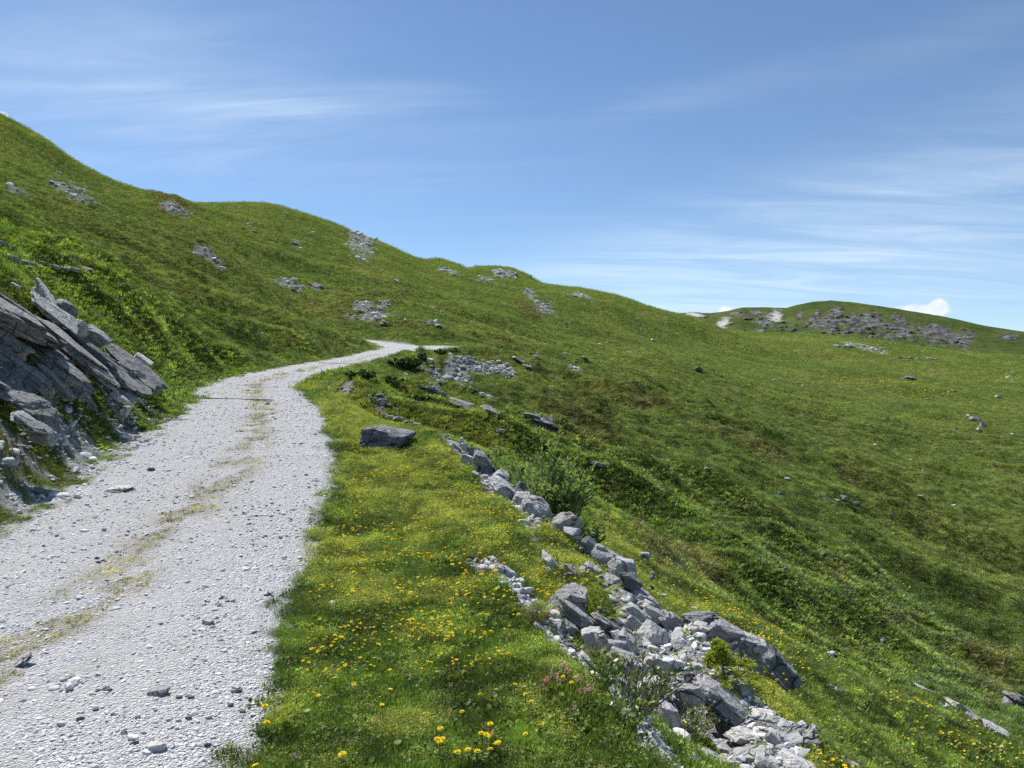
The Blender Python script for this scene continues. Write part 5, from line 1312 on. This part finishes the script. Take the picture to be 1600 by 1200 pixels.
def flower(px, py, kind, label, group, rad=None, name=None, d=None, height=None):
    r = random.Random(int(px * 7 + py * 131))
    x, y, z = hit(px, py, 2.5) if d is None else px2w(px, py, d)
    hh = (.075 + .03 * r.random()) if height is None else height
    if d is None and py > 800:                             # the bloom, not its foot, is on the sight line
        for _ in range(3):
            s_ = (z + hh - EYE) / y; dd_ = y; x2, y2, z2 = px2w(px, py, dd_)
            e_ = z2 - z
            y -= (hh - e_) / (abs((600 - py) / F) + .02) * .6; x = (px - 800) / F * y; z = ground(x, y)
    else: z = z - hh
    nm = name or {'cup': 'yellow_flower', 'ray': 'yellow_flower', 'vetch': 'vetch_flower', 'white': 'white_flower', 'pink': 'clover_flower', 'purple': 'orchid_flower'}[kind]
    bl, st, _ = r.choice(STOCK[kind])
    rd = rad or {'cup': .015, 'ray': .017, 'vetch': .014, 'white': .018, 'pink': .012, 'purple': .011}[kind] * r.uniform(.85, 1.35)
    e = bpy.data.objects.new(nm, None); link(e); e.location = (x, y, z); tag(e, label, 'flower', group)
    rt = (r.gauss(0, .22), r.gauss(0, .22), r.uniform(0, 6.28))
    ob = obj('bloom', bl, e, (0, 0, hh), (rt[0] + .1, rt[1] - .05, rt[2]), (rd,) * 3)
    obj('stem', st, e, (0, 0, hh), (rt[0] * .3, rt[1] * .3, rt[2]), (.09, .09, hh + .02))
    return e
G1 = 'yellow flowers in the dark green turf'
L1 = 'yellow flower standing singly in the short dark turf between track and bank'
for a in [(504, 1013), (523, 1062), (553, 1071), (497, 1089), (490, 1084), (610, 1080), (597, 1105), (591, 1008), (532, 982), (533, 997), (551, 925), (604, 942), (644, 969), (662, 978), (705, 990), (704, 977), (561, 970), (483, 979), (600, 939), (640, 975)]:
    flower(*a, 'cup', L1, G1)
for a in [(414, 1105), (417, 1131)]: flower(*a, 'ray', 'yellow flower in the grass fringe beside the gravel at the lower track edge', 'flowers at the lower track edge')
for a in [(766, 1133), (688, 1142), (683, 1159), (691, 1158), (752, 1148), (766, 1153), (775, 1166), (766, 1174), (746, 1177), (731, 1175), (715, 1180), (760, 1150), (687, 1163), (778, 1163)]:
    flower(*a, 'ray', 'yellow flower of the dense group at the bottom of the verge', 'dense yellow group at the bottom of the verge', rad=.017)
flower(535, 1184, 'ray', 'single large yellow flower at the bottom edge of the verge', None, rad=.020)
flower(399, 1199, 'cup', 'yellow flower at the very bottom of the track edge', None)
for a in [(805, 1071), (821, 1086), (830, 1097), (844, 1131), (821, 1148), (722, 1115), (791, 1026), (884, 1131), (880, 1060), (893, 1068)]: flower(*a, 'ray', 'yellow flower in the turf left of the twiggy shrub', 'yellow flowers left of the twiggy shrub', rad=.014)
for a in [(738, 990), (757, 992), (810, 962), (750, 1091), (757, 995)]: flower(*a, 'vetch', 'orange yellow vetch head in the turf below the gravelly edge', 'vetch in the turf below the gravelly edge')
for px_, py_, d_ in [(991, 1080, 4.3), (971, 1137, 3.85), (1023, 1145, 3.95), (1069, 1129, 4.1), (957, 1111, 4.0)]: flower(px_, py_, 'ray', 'yellow flower growing through the twigs of the half bare shrub', 'yellow flowers in the twigs', d=d_, rad=.015)
flower(1129, 1183, 'vetch', 'orange flower beside the smooth slab at the bottom of the rubble', None, d=4.25, rad=.013)
for a in [(1200, 1108), (1209, 1116)]: flower(*a, 'cup', 'yellow flower at the rim of the pale fractured boulder', 'pair of flowers by the fractured boulder', d=5.0, rad=.012)
for a in [(1224, 1054), (1229, 1063), (1212, 1064), (1207, 1055)]: flower(*a, 'vetch', 'orange flower in front of the pointed dark slate block', 'orange flowers by the pointed slate', d=5.2, rad=.010)
fr = random.Random(77)
def patch(n, pts, kind, label, group, sx=10, sy=7, **kw):
    for _ in range(n):
        c_ = fr.choice(pts); flower(c_[0] + fr.gauss(0, sx), c_[1] + fr.gauss(0, sy), kind if isinstance(kind, str) else fr.choice(kind), label, group, **kw)
patch(30, [(555, 782), (575, 785), (590, 792), (545, 775), (610, 738), (630, 741), (605, 762)], 'vetch', 'orange yellow flower in the clumps on the verge left of the bank', 'flower clumps on the verge', 8, 4, name='yellow_flower')
patch(44, [(660, 762), (675, 772), (690, 770), (745, 765), (760, 772), (640, 805), (650, 812), (700, 790), (720, 800)], ['vetch', 'cup'], 'yellow flower scattered over the leafy middle of the verge', 'flowers of the leafy middle verge', 12, 8, name='yellow_flower')
patch(40, [(740, 835), (752, 838), (780, 818), (720, 890), (735, 892), (705, 865), (685, 868), (760, 865), (785, 845), (760, 900)], ['cup', 'vetch'], 'yellow flower on the verge just above the gravelly turf edge', 'flowers above the gravelly edge', 10, 7, name='yellow_flower')
patch(30, [(590, 830), (600, 845), (535, 828), (560, 820), (620, 850), (570, 880), (545, 890)], ['cup', 'vetch'], 'yellow flower scattered in the verge close to the track edge', 'flowers close to the track edge', 12, 8, name='yellow_flower')
patch(18, [(690, 910), (685, 918), (650, 915), (620, 930), (730, 880), (745, 905), (716, 912)], 'cup', 'yellow flower in the taller plants below the leafy middle verge', 'flowers in the taller verge plants', 9, 6, name='yellow_flower')
patch(14, [(560, 690), (660, 672), (680, 680), (530, 650), (540, 645)], 'cup', 'small yellow flower in the grass around the verge boulder', 'flowers around the boulder', 10, 6)
patch(12, [(850, 835), (890, 850), (940, 905), (800, 800), (830, 815)], 'cup', 'small yellow flower in the leafy strip beside the bank stones', 'flowers beside the bank stones', 12, 8)
patch(34, [(15, 660), (30, 668), (10, 690), (66, 708), (72, 700), (128, 688), (110, 742), (48, 705), (130, 725), (20, 705), (40, 690), (25, 720)], ['cup', 'vetch'], 'yellow flower among the rubble at the left side of the track', 'flowers in the left rubble', 7, 4, name='yellow_flower')
patch(14, [(63, 495), (90, 512), (100, 520), (20, 440), (84, 503)], 'cup', 'tiny yellow flower in the grass on top of the rock face', 'flowers on the rock face', 5, 4)
for a in [(704, 690), (717, 688), (690, 693), (700, 707), (676, 700), (727, 700), (736, 712), (680, 722), (686, 733), (732, 750), (752, 755), (745, 751)]: flower(*a, 'white', 'round white flower head at the far end of the verge by the bank', 'white flower heads by the bank')
for a in [(501, 1076), (555, 1050), (640, 1065), (652, 1075), (598, 940), (594, 918)]: flower(*a, 'white', 'small white flower in the dark green turf of the verge', 'white flowers in the turf', rad=.009)
patch(26, [(870, 1060), (885, 1055), (850, 1070), (900, 1075), (915, 1085), (890, 1100), (845, 1110)], 'pink', 'faded pink clover head in the turf beside the twiggy shrub', 'faded clover by the shrub', 10, 8)
patch(22, [(760, 1140), (690, 1090), (640, 1040), (560, 1060), (480, 1030), (470, 1100), (680, 1110), (780, 1060), (820, 1020), (600, 1160)], 'pink', 'faded pinkish clover head scattered in the dark turf', 'faded clover in the dark turf', 22, 16, rad=.008)
flower(462, 1190, 'purple', 'purple orchid at the bottom of the grass verge by the track', None, rad=.011, height=.12)
# flowers too many to count farther out
x, y, z, r = candidates(.0030, .0045, 3.0, 330, 43)
pf = grid_at(flow, x, y) * (.35 + .65 * sstep(-.1, .3, fbm(x / (.6 + .01 * r), y / (.6 + .01 * r), 88, 3))) * np.where(r > 90, .45, .22) + .012 * sstep(0, .35, fbm(x / 3, y / 3, 89, 3)) * sstep(200, 60, r) + .012 * (grid_at(lush, x, y) > .5) + .085 * (grid_at(LAT, x, y) > 1.5) * (grid_at(LAT, x, y) < 5) * (r < 22) * sstep(-.25, .3, fbm(x * 1.3, y * 1.3, 90, 3))
k = (rng.random(len(x)) < pf) & (grid_at(stonem, x, y) < .25) & (grid_at(road, x, y) < .1) & (r > 4.4)
x, y, z, r = x[k], y[k], z[k], r[k]
fm = []
for kd in ('cup', 'cup', 'cup'):
    for bl, st, (V, Fc, mt) in STOCK[kd]: fm.append(mesh_np('far_' + kd, V, Fc, mt))
sz = (.008 + .00065 * r + .0004 * np.maximum(r - 90, 0)) * rng.uniform(.6, 1.25, len(x))
hh = np.clip(.055 + .0020 * r, 0, .28)
scatter_object('meadow_flowers', np.stack([x, y, z + hh], 1), np.stack([rng.normal(0, .3, len(x)), rng.normal(0, .3, len(x)), rng.uniform(0, 6, len(x))], 1), np.stack([sz, sz, sz], 1), rng.integers(0, 6, len(x)), proto_collection('far_flowers', fm), {'tint': rng.random(len(x))})
print('flowers', len(x), 'objects', len(SC.objects))

# ------------------------------------------------------------------ sky, sun and camera
SUN_AZ = math.radians(-40)          # ahead and to the left of the viewer
SUN_EL = math.radians(57)
sun = bpy.data.lights.new('sun', 'SUN'); sun.energy = 4.2; sun.angle = math.radians(.53); sun.color = (1, .955, .89)
so = obj('sun', sun)
sd = Vector((math.sin(SUN_AZ) * math.cos(SUN_EL), math.cos(SUN_AZ) * math.cos(SUN_EL), math.sin(SUN_EL)))
so.rotation_euler = sd.to_track_quat('Z', 'Y').to_euler(); so.location = (0, 0, 60)
w = bpy.data.worlds.new('World'); SC.world = w; w.use_nodes = True
nt = w.node_tree; b = NB(nt)
bg = nt.nodes['Background']; bg.inputs['Strength'].default_value = .089
sky = b.n('ShaderNodeTexSky', sky_type='NISHITA'); sky.sun_disc = False; sky.sun_elevation = SUN_EL; sky.sun_rotation = SUN_AZ
sky.altitude = 2200; sky.air_density = 1.0; sky.dust_density = .15; sky.ozone_density = 1.2
dirv = b.n('ShaderNodeTexCoord').outputs['Generated']
sx = b.n('ShaderNodeSeparateXYZ'); b.lk(dirv, sx.inputs[0])
iz = b.math('DIVIDE', 1., b.math('ADD', b.math('MAXIMUM', sx.outputs[2], 0.), .12))
cu = b.math('MULTIPLY', sx.outputs[0], iz); cv = b.math('MULTIPLY', sx.outputs[1], iz)
cp_ = b.n('ShaderNodeCombineXYZ'); b.lk(cu, cp_.inputs[0]); b.lk(cv, cp_.inputs[1])
mp = b.n('ShaderNodeMapping'); b.lk(cp_.outputs[0], mp.inputs[0]); mp.inputs['Rotation'].default_value = (0, 0, math.radians(-14)); mp.inputs['Scale'].default_value = (.55, 2.1, 1)
wis = b.noise(mp.outputs[0], 1.6, 9, .62, 1.0)
wide = b.noise(cp_.outputs[0], .8, 3, .5, .3)
def sky_dir(px, py):
    return Vector(((px - 800) / F, 1, (600 - py) / F)).normalized()
def sky_blob(px, py, wpx, hpx, tilt, amp):
    """soft elliptical region of the sky around a direction"""
    c = sky_dir(px, py)
    right = Vector((c.y, -c.x, 0)).normalized(); up = right.cross(c)
    a = right * math.cos(tilt) + up * math.sin(tilt); u_ = up * math.cos(tilt) - right * math.sin(tilt)
    out = None
    for ax, s in ((a, wpx / F), (u_, hpx / F)):
        d = b.n('ShaderNodeVectorMath', operation='DOT_PRODUCT'); b.lk(dirv, d.inputs[0]); d.inputs[1].default_value = tuple(ax / s)
        q = b.math('SUBTRACT', d.outputs['Value'], ax.dot(c) / s); q = b.math('MULTIPLY', q, q)
        out = q if out is None else b.math('ADD', out, q)
    f = b.n('ShaderNodeVectorMath', operation='DOT_PRODUCT'); b.lk(dirv, f.inputs[0]); f.inputs[1].default_value = tuple(c)
    g = b.math('EXPONENT', b.math('MULTIPLY', out, -1.))
    return b.math('MULTIPLY', b.math('MULTIPLY', g, b.math('GREATER_THAN', f.outputs['Value'], .3)), amp)
cir = None
for a in [(1480, 320, 460, 100, .20, .66), (1250, 395, 460, 70, .12, .62), (980, 390, 200, 40, .18, .45), (560, 190, 220, 30, -.06, .6), (300, 165, 300, 50, -.08, .50), (120, 60, 400, 120, 0, .42),
          (1110, 140, 150, 22, .12, .42), (1350, 450, 400, 35, .04, .55), (650, 140, 120, 16, 0, .3), (250, 235, 260, 40, 0, .35), (1480, 60, 160, 30, .2, .2)]:
    g = sky_blob(*a); cir = g if cir is None else b.math('ADD', cir, g)
wf = b.maprange(wis, .28, .80, .14, 1.0)
cir = b.math('MULTIPLY', b.math('MULTIPLY', cir, wf), .50, True)
cir = b.math('ADD', cir, b.math('MULTIPLY', b.maprange(wis, .55, .8, 0, .12), b.maprange(wide, .4, .6, 0, 1)), True)
veil = b.math('ADD', cir, .01)
# small fair-weather cumulus on the horizon
puff_n = b.noise(dirv, 60, 6, .6, .0)
cum = None
for a in [(1456, 486, 22, 10, .05, .9), (1422, 483, 20, 8, 0, .75), (1468, 475, 10, 9, 0, .8), (1132, 486, 13, 7, 0, .95), (1292, 468, 9, 4, 0, .6), (4, 181, 10, 7, -.3, .7), (68, 214, 10, 5, -.4, .5), (1093, 186, 12, 6, 0, .30), (112, 238, 24, 14, 0, .30)]:
    g = sky_blob(*a); cum = g if cum is None else b.math('ADD', cum, g)
cumf = b.maprange(b.math('ADD', cum, b.math('MULTIPLY', b.math('SUBTRACT', puff_n, .5), 1.1)), .28, .75, 0, .9)
cumf = b.math('MULTIPLY', cumf, b.math('MINIMUM', b.math('MULTIPLY', cum, 3.), 1.))
col = b.mix(veil, sky.outputs[0], (7.2, 7.8, 8.8, 1))
_h = b.n('ShaderNodeHueSaturation'); _h.inputs['Saturation'].default_value = 1.05; b.lk(b.mix(1.0, col, (.93, .985, 1.0, 1), 'MULTIPLY'), _h.inputs['Color']); hsv = _h.outputs[0]
col = b.mix(cumf, hsv, b.ramp(puff_n, [(.35, (5.6, 6.3, 7.6)), (.65, (8.0, 8.3, 8.9))]))
b.lk(col, bg.inputs[0])

cam = bpy.data.cameras.new('camera'); co = obj('camera', cam)
co.location = (0, 0, EYE); co.rotation_euler = (PI / 2, 0, 0)
cam.sensor_width = 36; cam.lens = 36 * F / 1600; cam.clip_start = .05; cam.clip_end = 6000
SC.camera = co
SC.view_settings.view_transform = 'Standard'; SC.view_settings.look = 'None'; SC.view_settings.exposure = .60; SC.view_settings.gamma = 1
SC.cycles.use_denoising = False
SC.cycles.max_bounces = 6; SC.cycles.diffuse_bounces = 3; SC.cycles.transmission_bounces = 3; SC.cycles.transparent_max_bounces = 4
SC.cycles.sample_clamp_indirect = 4
